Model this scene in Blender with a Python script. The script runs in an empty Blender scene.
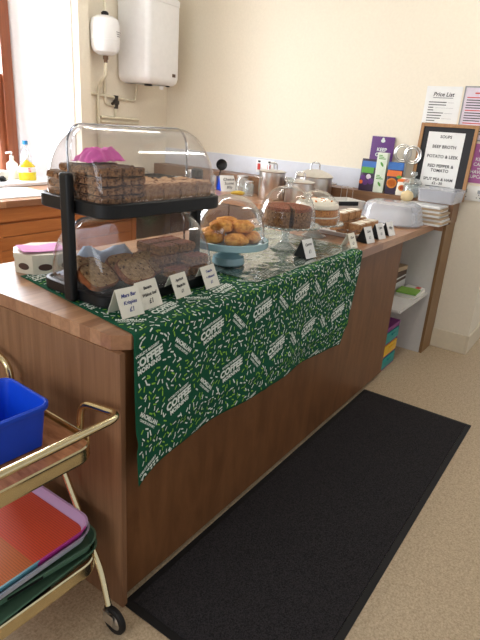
import bpy, bmesh, math, random
from mathutils import Vector, Matrix, noise
random.seed(7)
PI = math.pi
R = math.radians
SC = bpy.context.scene
COL = SC.collection

# ------------------------------------------------------------------ camera
F_PX, YAW, PITCH, ROLL = 534.68, 0.9804, 0.3536, 0.0712
fwd = Vector((math.sin(YAW)*math.cos(PITCH), math.cos(YAW)*math.cos(PITCH), -math.sin(PITCH)))
rt = fwd.cross(Vector((0, 0, 1))).normalized()
up = rt.cross(fwd)
r2 = rt*math.cos(ROLL)+up*math.sin(ROLL)
u2 = up*math.cos(ROLL)-rt*math.sin(ROLL)
cam_data = bpy.data.cameras.new('camera')
cam = bpy.data.objects.new('camera', cam_data); COL.objects.link(cam)
cam_data.sensor_fit = 'VERTICAL'; cam_data.sensor_height = 24; cam_data.sensor_width = 18
cam_data.lens = F_PX/640*24
cam_data.clip_start = 0.05
cam.matrix_world = Matrix(((r2.x, u2.x, -fwd.x, -0.8683), (r2.y, u2.y, -fwd.y, -0.9509), (r2.z, u2.z, -fwd.z, 1.4649), (0, 0, 0, 1)))
SC.camera = cam

# ------------------------------------------------------------------ world, lights, exposure
w = bpy.data.worlds.new('daylight'); SC.world = w; w.use_nodes = True
bg = w.node_tree.nodes['Background']
bg.inputs[0].default_value = (0.97, 0.98, 1.0, 1); bg.inputs[1].default_value = WORLD_STRENGTH = 0.55

def area_light(name, loc, aim, sx, sy, power, col):
    l = bpy.data.lights.new(name, 'AREA'); l.shape = 'RECTANGLE'; l.size = sx; l.size_y = sy
    l.energy = power; l.color = col
    o = bpy.data.objects.new(name, l); COL.objects.link(o); o.location = loc
    d = Vector(aim)-Vector(loc); o.rotation_euler = d.to_track_quat('-Z', 'Y').to_euler()
    return o
area_light('window_daylight', (0.9, 3.45, 1.85), (1.2, 1.0, 1.0), 1.9, 1.5, 250, (0.93, 0.96, 1.0))
area_light('cafe_daylight', (-3.2, 0.3, 1.9), (0.0, 0.2, 0.5), 2.0, 1.4, 38, (0.93, 0.96, 1.0))
TUBE_EMIT = 17.0
vs = SC.view_settings
vs.view_transform = 'Standard'; vs.look = 'None'; vs.gamma = 1; vs.use_curve_mapping = False
vs.exposure = 0.12

# ------------------------------------------------------------------ materials
def srgb(r, g, b):
    f = lambda c: (c/255/12.92) if c/255 <= 0.04045 else ((c/255+0.055)/1.055)**2.4
    return (f(r), f(g), f(b), 1)
def newmat(name):
    m = bpy.data.materials.new(name); m.use_nodes = True
    nt = m.node_tree
    return m, nt, nt.nodes['Principled BSDF']
def node(nt, t, **kw):
    n = nt.nodes.new(t)
    for k, v in kw.items():
        if k in n.inputs.keys(): n.inputs[k].default_value = v
        else: setattr(n, k, v)
    return n
def coords(nt, scale=(1, 1, 1), rot=(0, 0, 0)):
    tc = nt.nodes.new('ShaderNodeTexCoord'); mp = nt.nodes.new('ShaderNodeMapping')
    mp.inputs['Scale'].default_value = scale; mp.inputs['Rotation'].default_value = rot
    nt.links.new(tc.outputs['Object'], mp.inputs['Vector'])
    return mp.outputs['Vector']
def ramp(nt, fac, stops):
    r = nt.nodes.new('ShaderNodeValToRGB'); e = r.color_ramp.elements
    while len(e) < len(stops): e.new(0.5)
    for i, (p, c) in enumerate(stops): e[i].position = p; e[i].color = c
    nt.links.new(fac, r.inputs['Fac'])
    return r.outputs['Color']
def bump(nt, fac, p, strength=.3, dist=.002):
    b = node(nt, 'ShaderNodeBump'); b.inputs['Strength'].default_value = strength; b.inputs['Distance'].default_value = dist
    nt.links.new(fac, b.inputs['Height']); nt.links.new(b.outputs['Normal'], p.inputs['Normal'])
def plain(name, col, rough=.5, metal=0, var=.06, nscale=30, bmp=0, coat=0, spec=.5):
    m, nt, p = newmat(name)
    c = srgb(*col)
    n = node(nt, 'ShaderNodeTexNoise', Scale=nscale, Detail=4.0); nt.links.new(coords(nt), n.inputs['Vector'])
    lo = tuple(x*(1-var) for x in c[:3])+(1,); hi = tuple(min(1, x*(1+var)) for x in c[:3])+(1,)
    nt.links.new(ramp(nt, n.outputs['Fac'], [(.3, lo), (.7, hi)]), p.inputs['Base Color'])
    p.inputs['Roughness'].default_value = rough; p.inputs['Metallic'].default_value = metal
    p.inputs['Coat Weight'].default_value = coat; p.inputs['Specular IOR Level'].default_value = spec
    if bmp: bump(nt, n.outputs['Fac'], p, bmp)
    return m
def wood(name, c1, c2, grain=(3, 3, .35), scale=9, rough=.4, blotch=0, spec=.5):
    m, nt, p = newmat(name)
    v = coords(nt, grain)
    n = node(nt, 'ShaderNodeTexNoise', Scale=scale, Detail=6.0, Roughness=.65, Distortion=.6); nt.links.new(v, n.inputs['Vector'])
    a = ramp(nt, n.outputs['Fac'], [(.25, srgb(*c1)), (.75, srgb(*c2))])
    if blotch:
        n2 = node(nt, 'ShaderNodeTexNoise', Scale=5.0, Detail=3.0); nt.links.new(coords(nt, (1, 1, .7)), n2.inputs['Vector'])
        mx = node(nt, 'ShaderNodeMix', data_type='RGBA', blend_type='MULTIPLY'); mx.inputs['Factor'].default_value = blotch
        nt.links.new(a, mx.inputs[6]); nt.links.new(ramp(nt, n2.outputs['Fac'], [(.3, (.55, .55, .55, 1)), (.7, (1, 1, 1, 1))]), mx.inputs[7])
        a = mx.outputs[2]
    nt.links.new(a, p.inputs['Base Color']); p.inputs['Roughness'].default_value = rough
    p.inputs['Specular IOR Level'].default_value = spec
    bump(nt, n.outputs['Fac'], p, .08, .001)
    return m
def staves(name, c1, c2, rot=0, rough=.28):
    m, nt, p = newmat(name)
    v = coords(nt, (1, 1, 1), (0, 0, rot))
    b = node(nt, 'ShaderNodeTexBrick', Scale=1.0); nt.links.new(v, b.inputs['Vector'])
    b.inputs['Color1'].default_value = srgb(*c1); b.inputs['Color2'].default_value = srgb(*c2); b.inputs['Mortar'].default_value = srgb(*[(x+y)*.46 for x, y in zip(c1, c2)])
    b.inputs['Mortar Size'].default_value = .0008; b.inputs['Brick Width'].default_value = .34; b.inputs['Row Height'].default_value = .042
    n = node(nt, 'ShaderNodeTexNoise', Scale=12.0, Detail=6.0, Distortion=.5)
    mp = node(nt, 'ShaderNodeMapping'); mp.inputs['Scale'].default_value = (.5, 5, 5); nt.links.new(v, mp.inputs['Vector']); nt.links.new(mp.outputs['Vector'], n.inputs['Vector'])
    mx = node(nt, 'ShaderNodeMix', data_type='RGBA', blend_type='MULTIPLY'); mx.inputs['Factor'].default_value = .6
    nt.links.new(b.outputs['Color'], mx.inputs[6]); nt.links.new(ramp(nt, n.outputs['Fac'], [(.3, (.62, .6, .58, 1)), (.65, (1, 1, 1, 1))]), mx.inputs[7])
    nt.links.new(mx.outputs[2], p.inputs['Base Color']); p.inputs['Roughness'].default_value = rough
    return m
def glassy(name, tint=(1, 1, 1), body=0.0, bodycol=(230, 235, 240), refl=.9, rough=.03, edge=3.0, base=.05):
    m = bpy.data.materials.new(name); m.use_nodes = True; nt = m.node_tree; nt.nodes.clear()
    out = nt.nodes.new('ShaderNodeOutputMaterial')
    tr = node(nt, 'ShaderNodeBsdfTransparent'); tr.inputs[0].default_value = tint+(1,)
    gl = node(nt, 'ShaderNodeBsdfGlossy'); gl.inputs['Roughness'].default_value = rough
    lw = node(nt, 'ShaderNodeLayerWeight'); lw.inputs['Blend'].default_value = .5
    pw = node(nt, 'ShaderNodeMath', operation='POWER'); nt.links.new(lw.outputs['Facing'], pw.inputs[0]); pw.inputs[1].default_value = edge
    ma = node(nt, 'ShaderNodeMath', operation='MULTIPLY_ADD'); nt.links.new(pw.outputs[0], ma.inputs[0]); ma.inputs[1].default_value = refl*.6; ma.inputs[2].default_value = base
    df = node(nt, 'ShaderNodeBsdfPrincipled'); df.inputs['Base Color'].default_value = srgb(*bodycol); df.inputs['Roughness'].default_value = .4
    ms0 = nt.nodes.new('ShaderNodeMixShader'); ms0.inputs[0].default_value = body
    nt.links.new(tr.outputs[0], ms0.inputs[1]); nt.links.new(df.outputs[0], ms0.inputs[2])
    ms = nt.nodes.new('ShaderNodeMixShader'); nt.links.new(ma.outputs[0], ms.inputs[0])
    nt.links.new(ms0.outputs[0], ms.inputs[1]); nt.links.new(gl.outputs[0], ms.inputs[2]); nt.links.new(ms.outputs[0], out.inputs[0])
    return m
def crumb(name, c1, c2, scale=90, specks=None, rough=.85):
    m, nt, p = newmat(name)
    v = coords(nt)
    n = node(nt, 'ShaderNodeTexNoise', Scale=scale, Detail=5.0, Roughness=.7); nt.links.new(v, n.inputs['Vector'])
    a = ramp(nt, n.outputs['Fac'], [(.35, srgb(*c1)), (.65, srgb(*c2))])
    if specks:
        vo = node(nt, 'ShaderNodeTexVoronoi', Scale=scale*.9); nt.links.new(v, vo.inputs['Vector'])
        mx = node(nt, 'ShaderNodeMix', data_type='RGBA'); 
        nt.links.new(ramp(nt, vo.outputs['Distance'], [(.18, (1, 1, 1, 1)), (.28, (0, 0, 0, 1))]), mx.inputs[0])
        nt.links.new(a, mx.inputs[6]); mx.inputs[7].default_value = srgb(*specks); a = mx.outputs[2]
    nt.links.new(a, p.inputs['Base Color']); p.inputs['Roughness'].default_value = rough; p.inputs['Specular IOR Level'].default_value = .25
    bump(nt, n.outputs['Fac'], p, .7, .004)
    return m

M = {}
M['wall'] = plain('cream_paint', (238, 229, 210), .75, bmp=.04, nscale=60, var=.02, spec=.2)
M['reveal'] = plain('white_gloss_paint', (243, 241, 244), .5, var=.02)
M['skirting'] = plain('cream_gloss', (226, 214, 190), .4, var=.03)
M['ceiling'] = plain('ceiling_white', (240, 238, 232), .8)
def floor_mat():
    m, nt, p = newmat('speckled_vinyl'); v = coords(nt)
    n = node(nt, 'ShaderNodeTexNoise', Scale=125.0, Detail=3.0, Roughness=.8); nt.links.new(v, n.inputs['Vector'])
    n2 = node(nt, 'ShaderNodeTexNoise', Scale=45.0, Detail=4.0, Roughness=.7); nt.links.new(v, n2.inputs['Vector'])
    mx = node(nt, 'ShaderNodeMix', data_type='RGBA'); mx.inputs['Factor'].default_value = .45
    nt.links.new(ramp(nt, n.outputs['Fac'], [(.32, srgb(138, 117, 92)), (.5, srgb(193, 172, 143)), (.68, srgb(224, 207, 178))]), mx.inputs[6])
    nt.links.new(ramp(nt, n2.outputs['Fac'], [(.35, srgb(168, 146, 118)), (.65, srgb(206, 186, 156))]), mx.inputs[7])
    nt.links.new(mx.outputs[2], p.inputs['Base Color']); p.inputs['Roughness'].default_value = .42; p.inputs['Specular IOR Level'].default_value = .35
    return m
M['floor'] = floor_mat()
M['top'] = staves('laminated_worktop', (158, 112, 82), (196, 150, 114))
M['topy'] = staves('laminated_worktop_across', (158, 112, 82), (196, 150, 114), PI/2)
M['front'] = wood('counter_front_veneer', (106, 68, 40), (140, 95, 60), (2.2, 2.2, .5), 7, .42, .45, .35)
M['endwood'] = wood('counter_end_veneer', (122, 86, 60), (154, 114, 84), (5, 5, .18), 10, .45, .15, .35)
M['strip'] = wood('oak_strip', (120, 88, 52), (146, 110, 70), (5, 5, .2), 10, .45)
M['ledge'] = wood('ledge_wood', (118, 84, 58), (150, 112, 80), (5, .3, 5), 9, .4)
M['kick'] = plain('kick_strip', (96, 84, 66), .4, spec=.5)
M['whitemel'] = plain('grey_white_melamine', (214, 212, 208), .5, var=.02)
M['cab'] = wood('orange_pine', (172, 104, 54), (196, 128, 72), (.35, 5, 5), 9, .4)
M['brownframe'] = wood('stained_window_wood', (120, 62, 36), (150, 84, 52), (5, 5, .2), 9, .4)
M['mat'] = None
def mat_mat():
    m, nt, p = newmat('ribbed_black_mat'); v = coords(nt)
    n = node(nt, 'ShaderNodeTexNoise', Scale=260.0, Detail=3.0); nt.links.new(v, n.inputs['Vector'])
    nt.links.new(ramp(nt, n.outputs['Fac'], [(.3, srgb(28, 27, 29)), (.7, srgb(62, 59, 61))]), p.inputs['Base Color'])
    p.inputs['Roughness'].default_value = .95; p.inputs['Specular IOR Level'].default_value = .1; bump(nt, n.outputs['Fac'], p, .8, .004)
    return m
M['mat'] = mat_mat()
M['rubber'] = plain('black_rubber', (24, 23, 24), .6, spec=.3)
M['black'] = plain('black_plastic', (19, 20, 22), .42, spec=.35)
M['clear'] = glassy('clear_acrylic', (.992, .993, .996), .01, (225, 228, 235), .95, .03, 2.3, .022)
M['glass'] = glassy('clear_glass', (.985, .992, .992), .004, (225, 235, 235), .8, .02, 3.0, .03)
M['glassfoot'] = glassy('pressed_glass', (.92, .955, .95), .24, (225, 235, 233), 1.0, .08, 1.6, .12)
M['film'] = glassy('clear_film', (.93, .95, .94), .07, (200, 215, 205), .9, .12, 2.0, .06)
M['frost'] = glassy('frosted_plastic', (.95, .96, .985), .27, (244, 246, 252), .7, .2, 2.2, .05)
M['winglass'] = glassy('window_glass', (.98, .99, 1), 0, refl=.6)
M['steel'] = plain('stainless_steel', (218, 217, 215), .3, 1, .05)
M['chrome'] = plain('chrome', (225, 225, 228), .12, 1, .02)
M['gold'] = plain('brass_gilt', (228, 214, 172), .2, 1, .05)
M['white'] = plain('white_enamel', (240, 240, 240), .3, var=.02)
M['offwhite'] = plain('white_plastic', (228, 226, 220), .4, var=.03)
M['grey'] = plain('grey_plastic', (150, 150, 152), .4)
M['paper'] = plain('white_paper', (236, 236, 234), .8, var=.02)
M['cream'] = plain('cream_card', (242, 238, 224), .8, var=.02)
M['ink'] = plain('black_ink', (30, 30, 36), .7)
M['blueink'] = plain('blue_ink', (52, 66, 140), .7)
M['pink'] = plain('pink_napkin', (236, 96, 190), .7, bmp=.2)
M['pinkpaper'] = plain('pink_paper', (236, 160, 214), .8)
M['purple'] = plain('purple_print', (92, 44, 118), .5)
M['mauve'] = plain('mauve_print', (176, 96, 158), .5)
M['lilac'] = plain('lilac_paper', (222, 210, 222), .7)
M['green'] = plain('green_cotton', (18, 82, 58), .8, var=.1, nscale=200, spec=.2)
M['prwhite'] = plain('white_print', (228, 238, 230), .7)
M['prlime'] = plain('lime_print', (134, 190, 62), .7)
M['bluecer'] = plain('duck_egg_ceramic', (154, 190, 198), .22, var=.02, coat=.5)
M['bluetub'] = plain('blue_plastic', (8, 74, 214), .4, var=.03)
M['teacloth'] = plain('pale_blue_cloth', (206, 220, 240), .9, bmp=.3)
M['loaf'] = crumb('loaf_crumb', (136, 102, 66), (204, 166, 118), 80, (70, 44, 28))
M['crust'] = crumb('loaf_crust', (112, 62, 34), (150, 90, 54), 60)
M['flap'] = crumb('oat_flapjack', (84, 50, 30), (186, 138, 96), 100, (58, 34, 22))
M['flaptop'] = crumb('choc_top', (84, 58, 46), (118, 88, 72), 60)
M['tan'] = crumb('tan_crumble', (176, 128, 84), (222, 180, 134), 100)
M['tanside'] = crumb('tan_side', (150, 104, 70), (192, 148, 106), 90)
M['redcake'] = crumb('red_brown_cake', (112, 58, 38), (160, 94, 64), 90)
M['pastry'] = crumb('golden_pastry', (190, 106, 34), (246, 186, 96), 40)
M['darkcake'] = crumb('dark_cake', (100, 66, 42), (166, 122, 84), 90, (60, 36, 22))
M['carrot'] = crumb('carrot_sponge', (176, 108, 48), (216, 148, 76), 90, (140, 74, 30))
M['icing'] = plain('cream_icing', (244, 236, 220), .5, bmp=.3)
M['orangebit'] = plain('orange_peel', (230, 140, 50), .6)
M['bun'] = plain('pale_bun', (226, 204, 158), .8, bmp=.2)
M['wood_tray'] = wood('rosewood_tray', (136, 80, 52), (224, 160, 116), (4, .8, 4), 9, .2, .25)
M['traygreen'] = plain('sage_green_plastic', (98, 134, 112), .35)
M['traywhite'] = plain('pale_grey_blue_plastic', (198, 200, 216), .35)
M['traydark'] = plain('navy_plastic', (44, 52, 82), .35)
def stripes_x(name, stops, weave=True):
    m, nt, p = newmat(name)
    tc = nt.nodes.new('ShaderNodeTexCoord'); sp = nt.nodes.new('ShaderNodeSeparateXYZ'); nt.links.new(tc.outputs['Object'], sp.inputs[0])
    mr = node(nt, 'ShaderNodeMapRange'); nt.links.new(sp.outputs['X'], mr.inputs['Value']); mr.inputs['From Min'].default_value = -.25; mr.inputs['From Max'].default_value = .25
    a = ramp(nt, mr.outputs[0], stops); nt.nodes[-1].color_ramp.interpolation = 'CONSTANT'
    if weave:
        wv = node(nt, 'ShaderNodeTexWave', Scale=46.0, Distortion=1.5, bands_direction='X'); wv.inputs['Detail Scale'].default_value = 8
        nt.links.new(coords(nt), wv.inputs['Vector'])
        mx = node(nt, 'ShaderNodeMix', data_type='RGBA', blend_type='MULTIPLY'); mx.inputs['Factor'].default_value = .45
        nt.links.new(a, mx.inputs[6]); nt.links.new(ramp(nt, wv.outputs['Fac'], [(.1, (.5, .5, .5, 1)), (.5, (1, 1, 1, 1))]), mx.inputs[7]); a = mx.outputs[2]
        bump(nt, wv.outputs['Fac'], p, .3, .002)
    nt.links.new(a, p.inputs['Base Color']); p.inputs['Roughness'].default_value = .4
    return m
M['weave'] = stripes_x('orange_weave', [(0, srgb(196, 74, 48)), (.36, srgb(226, 126, 72)), (.6, srgb(240, 96, 66))])
M['trayrim'] = stripes_x('striped_rim', [(0, srgb(44, 84, 170)), (.36, srgb(120, 186, 204)), (.6, srgb(206, 70, 168)), (.915, srgb(206, 170, 214))], False)
M['rimclear'] = plain('lilac_rim', (206, 170, 214), .3)
M['teal'] = plain('teal_plastic', (20, 150, 146), .4)
M['yellow'] = plain('yellow_plastic', (236, 184, 40), .4)
M['violet'] = plain('violet_plastic', (132, 42, 128), .4)
M['lime'] = plain('lime_folder', (128, 176, 70), .6)
M['red'] = plain('red_print', (206, 56, 50), .5)
M['brown'] = plain('brown_board', (92, 70, 56), .6)
M['kraft'] = plain('kraft_paper', (196, 172, 142), .85)
M['frame'] = wood('sign_frame_oak', (150, 108, 68), (184, 138, 92), (5, 5, .3), 12, .5)
M['slate'] = plain('black_backing', (30, 30, 34), .6)
M['liquid'] = plain('yellow_liquid', (230, 212, 40), .2)
M['bluecap'] = plain('blue_cap', (40, 130, 190), .4)
M['splash'] = plain('white_splashback', (216, 220, 230), .3, var=.02)
M['pipe'] = plain('painted_pipe', (222, 214, 190), .4)
M['valve'] = plain('dark_brass', (72, 66, 60), .4, .6)
M['copper'] = plain('copper_neck', (120, 92, 72), .4, .6)
M['skyblue'] = plain('packet_blue', (60, 110, 180), .3)
M['packgreen'] = plain('packet_green', (90, 160, 60), .4)
M['packpurple'] = plain('packet_dark', (50, 34, 60), .35)
M['packorange'] = plain('packet_orange', (226, 112, 40), .4)
M['packpale'] = plain('packet_pale', (222, 232, 214), .5)
M['mottled'] = plain('tin_cream', (214, 206, 186), .35, .1)
M['tinbrown'] = plain('tin_brown', (74, 52, 44), .4)
M['banana'] = plain('banana_yellow', (214, 180, 70), .6)
def emit(name, col, s):
    m = bpy.data.materials.new(name); m.use_nodes = True; p = m.node_tree.nodes['Principled BSDF']
    p.inputs['Base Color'].default_value = (.9, .9, .9, 1); p.inputs['Emission Color'].default_value = col+(1,); p.inputs['Emission Strength'].default_value = s
    return m
M['tube'] = emit('tube_glow', (1, .96, .88), TUBE_EMIT)

# ------------------------------------------------------------------ mesh builder
class MB:
    def __init__(s): s.v = []; s.f = []; s.mi = []; s.mats = []
    def mslot(s, m):
        if m not in s.mats: s.mats.append(m)
        return s.mats.index(m)
    def add(s, vs, fs, m, T=None):
        k = len(s.v); i = s.mslot(m)
        s.v += [tuple(T @ Vector(v)) if T else tuple(v) for v in vs]
        s.f += [tuple(a+k for a in f) for f in fs]; s.mi += [i]*len(fs)
        return s
    def bm(s, b, m, T=None):
        b.verts.index_update()
        s.add([v.co.copy() for v in b.verts], [[v.index for v in f.verts] for f in b.faces], m, T); b.free(); return s
    def box(s, x0, x1, y0, y1, z0, z1, m, bev=0.0, T=None, seg=2):
        b = bmesh.new(); bmesh.ops.create_cube(b, size=1)
        bmesh.ops.scale(b, vec=(x1-x0, y1-y0, z1-z0), verts=b.verts); bmesh.ops.translate(b, vec=((x0+x1)/2, (y0+y1)/2, (z0+z1)/2), verts=b.verts)
        if bev: bmesh.ops.bevel(b, geom=b.edges[:]+b.verts[:], offset=bev, segments=seg, affect='EDGES', profile=.6)
        return s.bm(b, m, T)
    def prism(s, pts, z0, z1, m, T=None):
        n = len(pts)
        vs = [(x, y, z0) for x, y in pts]+[(x, y, z1) for x, y in pts]
        fs = [tuple(reversed(range(n))), tuple(range(n, 2*n))]+[(i, (i+1) % n, n+(i+1) % n, n+i) for i in range(n)]
        return s.add(vs, fs, m, T)
    def lathe(s, prof, m, n=32, T=None, sy=1.0):
        vs = []; fs = []
        for r_, z in prof:
            for k in range(n):
                a = 2*PI*k/n; vs.append((r_*math.cos(a), sy*r_*math.sin(a), z))
        for i in range(len(prof)-1):
            for k in range(n):
                fs.append((i*n+k, i*n+(k+1) % n, (i+1)*n+(k+1) % n, (i+1)*n+k))
        if prof[0][0] > 1e-6 and False: pass
        b = MB().add(vs, fs, m)
        bmx = bmesh.new(); mv = [bmx.verts.new(v) for v in b.v]
        for f in b.f: bmx.faces.new([mv[i] for i in f])
        bmesh.ops.remove_doubles(bmx, verts=bmx.verts, dist=1e-5)
        bmesh.ops.recalc_face_normals(bmx, faces=bmx.faces)
        return s.bm(bmx, m, T)
    def tube(s, pts, r, m, n=10, caps=True, T=None, rs=None, closed=False):
        pts = [Vector(p) for p in pts]; N = len(pts); vs = []; fs = []
        prev = None
        for i, p in enumerate(pts):
            a = pts[(i-1) % N] if (i > 0 or closed) else p; c = pts[(i+1) % N] if (i < N-1 or closed) else p
            t = (c-a).normalized()
            if prev is None:
                q = Vector((0, 0, 1)) if abs(t.z) < .9 else Vector((1, 0, 0)); nrm = (q-t*q.dot(t)).normalized()
            else: nrm = (prev-t*prev.dot(t)).normalized()
            prev = nrm; bi = t.cross(nrm); rr = rs[i] if rs else r
            for k in range(n):
                an = 2*PI*k/n; vs.append(p+(nrm*math.cos(an)+bi*math.sin(an))*rr)
        L = N if closed else N-1
        for i in range(L):
            j = (i+1) % N
            for k in range(n): fs.append((i*n+k, i*n+(k+1) % n, j*n+(k+1) % n, j*n+k))
        if caps and not closed: fs += [tuple(reversed(range(n))), tuple(range((N-1)*n, N*n))]
        return s.add(vs, fs, m, T)
    def sweep(s, outline, prof, m, T=None, cap=None):
        """profile (outward offset, z) carried round a closed 2-D outline of (x, y, nx, ny)"""
        n = len(outline); vs = []; fs = []
        for d, z in prof:
            for x, y, nx, ny in outline: vs.append((x+nx*d, y+ny*d, z))
        for i in range(len(prof)-1):
            for k in range(n): fs.append((i*n+k, i*n+(k+1) % n, (i+1)*n+(k+1) % n, (i+1)*n+k))
        if cap is not None and 0 in cap: fs.append(tuple(reversed(range(n))))
        if cap is not None and 1 in cap: fs.append(tuple(range((len(prof)-1)*n, len(prof)*n)))
        return s.add(vs, fs, m, T)
    def grid(s, fn, nu, nv, m, T=None):
        vs = [fn(i/nu, j/nv) for j in range(nv+1) for i in range(nu+1)]
        fs = [(j*(nu+1)+i, j*(nu+1)+i+1, (j+1)*(nu+1)+i+1, (j+1)*(nu+1)+i) for j in range(nv) for i in range(nu)]
        return s.add(vs, fs, m, T)
    def build(s, name, parent=None, smooth=True, loc=None, rotz=0, fix=True, angle=38, solid=0):
        me = bpy.data.meshes.new(name); me.from_pydata(s.v, [], s.f); me.update()
        for m in s.mats: me.materials.append(m)
        me.polygons.foreach_set('material_index', s.mi)
        if fix:
            b = bmesh.new(); b.from_mesh(me); bmesh.ops.recalc_face_normals(b, faces=b.faces); b.to_mesh(me); b.free()
        if smooth:
            me.polygons.foreach_set('use_smooth', [True]*len(me.polygons)); me.set_sharp_from_angle(angle=R(angle))
        o = bpy.data.objects.new(name, me); COL.objects.link(o)
        if parent: o.parent = parent
        if loc: o.location = loc
        if rotz: o.rotation_euler = (0, 0, rotz)
        if solid:
            sm = o.modifiers.new('thickness', 'SOLIDIFY'); sm.thickness = solid; sm.offset = 0
        return o
def tag(o, label, cat, group=None, kind=None):
    if label: o['label'] = label
    if cat: o['category'] = cat
    if group: o['group'] = group
    if kind: o['kind'] = kind
    return o
def thing(name, label, cat, loc, rotz=0, group=None):
    o = bpy.data.objects.new(name, None); COL.objects.link(o); o.empty_display_size = .05
    o.location = loc; o.rotation_euler = (0, 0, rotz)
    return tag(o, label, cat, group)
def struct(name, mb, **kw):
    o = mb.build(name, **kw)
    if not kw.get('parent'): o['kind'] = 'structure'
    return o
def copy_thing(root, loc, rotz, label):
    r_ = root.copy(); COL.objects.link(r_); r_.location = loc; r_.rotation_euler = (0, 0, rotz); r_['label'] = label
    for ch in list(root.children):
        c = ch.copy(); COL.objects.link(c); c.parent = r_
        for g in list(ch.children):
            d = g.copy(); COL.objects.link(d); d.parent = c
    return r_
def rrect(hx, hy, r, n=6):
    """rounded rectangle outline with outward normals"""
    out = []
    for cx, cy, a0 in ((hx-r, hy-r, 0), (-hx+r, hy-r, PI/2), (-hx+r, -hy+r, PI), (hx-r, -hy+r, 1.5*PI)):
        for k in range(n+1):
            a = a0+PI/2*k/n; out.append((cx+r*math.cos(a), cy+r*math.sin(a), math.cos(a), math.sin(a)))
    return out
def bend(pts, r, n=5):
    """round the corners of a polyline"""
    P = [Vector(p) for p in pts]; out = [P[0]]
    for i in range(1, len(P)-1):
        a = (P[i-1]-P[i]); c = (P[i+1]-P[i]); rr = min(r, a.length*.45, c.length*.45)
        A = P[i]+a.normalized()*rr; B = P[i]+c.normalized()*rr
        for k in range(n+1):
            t = k/n; out.append(A*(1-t)**2+P[i]*2*t*(1-t)+B*t*t)
    out.append(P[-1]); return out
_tc = {}
def text_geo(body, size, bold=0, shear=0, align='CENTER', space=1.0):
    key = (body, size, bold, shear, align, space)
    if key not in _tc:
        c = bpy.data.curves.new('lettering', 'FONT'); c.body = body; c.size = size; c.offset = bold; c.shear = shear; c.align_x = align; c.align_y = 'CENTER'
        c.space_line = space; c.resolution_u = 2
        o = bpy.data.objects.new('lettering', c); COL.objects.link(o)
        me = bpy.data.meshes.new_from_object(o.evaluated_get(bpy.context.evaluated_depsgraph_get()))
        _tc[key] = ([v.co.copy() for v in me.vertices], [tuple(p.vertices) for p in me.polygons])
        bpy.data.objects.remove(o); bpy.data.curves.remove(c); bpy.data.meshes.remove(me)
    return _tc[key]
def put_text(mb, body, size, T, m, **kw):
    v, f = text_geo(body, size, **kw); mb.add(v, f, m, T)
def FR(origin, ex, ez):
    """frame whose local x runs along ex, local y along ez"""
    ex = Vector(ex).normalized(); ez = Vector(ez).normalized(); nn = ex.cross(ez)
    return Matrix(((ex.x, ez.x, nn.x, origin[0]), (ex.y, ez.y, nn.y, origin[1]), (ex.z, ez.z, nn.z, origin[2]), (0, 0, 0, 1)))
TR = Matrix.Translation
def RZ(a): return Matrix.Rotation(a, 4, 'Z')
def RX(a): return Matrix.Rotation(a, 4, 'X')
def RY(a): return Matrix.Rotation(a, 4, 'Y')
H = .92
LX = 3.03          # far wall
WY = 2.63          # window wall
# ------------------------------------------------------------------ room shell
struct('floor', MB().box(-3.5, 5.2, -4, 3.3, -.05, 0, M['floor']), smooth=False)
struct('ceiling', MB().box(-3.5, 5.2, -4, 3.1, 2.75, 2.8, M['ceiling']), smooth=False)
struct('wall_far', MB().box(LX, LX+.12, -.31, 3.1, 0, 2.75, M['wall']), smooth=False)
struct('wall_return', MB().box(LX+.12, 5.2, -.31, -.19, 0, 2.75, M['wall']), smooth=False)
# window wall with a deep splayed opening
wl = MB()
XO0, XO1, XI0, XI1, YW, ZS, ZT = .35, 2.0, .55, 1.73, 3.0, .925, 2.45
wl.box(-3.5, XO0, WY, 3.1, 0, 2.75, M['wall'])
wl.box(XO0, XO1, WY, 3.1, 0, ZS, M['wall']); wl.box(XO0, XO1, WY, 3.1, ZT, 2.75, M['wall'])
wl.prism([(XO1, WY), (LX, WY), (LX, 3.1), (XI1, 3.1), (XI1, YW)], ZS, 2.75, M['wall'])
wl.box(XI1, LX, WY, 3.1, 0, ZS, M['wall'])
wl.prism([(XO0, WY), (XO0, 3.1), (XI0, 3.1), (XI0, YW)], ZS, ZT, M['wall'])
struct('wall_window', wl, smooth=False)
struct('trim_reveal', MB().prism([(XO1-.002, WY+.002), (XO1-.012, WY+.002), (XI1-.014, YW), (XI1-.002, YW)], ZS+.0205, ZT, M['reveal']), smooth=False)
struct('trim_pier', MB().box(XO1+.001, XO1+.1, WY-.07, WY-.0005, H+.04, 2.749, M['wall']), smooth=False)
struct('trim_sill', MB().prism([(XO0, WY-.012), (XO1, WY-.012), (XI1, YW-.001), (XI0, YW-.001)], ZS, ZS+.02, M['reveal']), smooth=False)
win = MB()
fx0, fx1 = XI0-.0, XI1-.015
for a, b in ((fx1-.085, fx1), (fx0, fx0+.085), (1.08, 1.17)): win.box(a, b, 2.965, 3.045, ZS+.0, ZT, M['brownframe'], .006)
for a, b in ((ZS+.001, ZS+.06), (ZT-.08, ZT)): win.box(fx0, fx1, 2.966, 3.044, a, b, M['brownframe'], .006)
for xa, xb in ((1.17, fx1-.085), (fx0+.085, 1.08)):
    win.box(xa, xa+.05, 2.99, 3.03, ZS+.06, 1.66, M['brownframe'], .005); win.box(xb-.05, xb, 2.99, 3.03, ZS+.06, 1.66, M['brownframe'], .005)
    win.box(xa, xb, 2.985, 3.032, 1.62, 1.68, M['brownframe'], .005)
wo = struct('window_1', win)
MB().box(fx0+.05, fx1-.05, 3.012, 3.018, ZS+.03, ZT-.04, M['winglass']).build('window_pane', wo, smooth=False)
sk = MB()
SKH = .14
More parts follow.
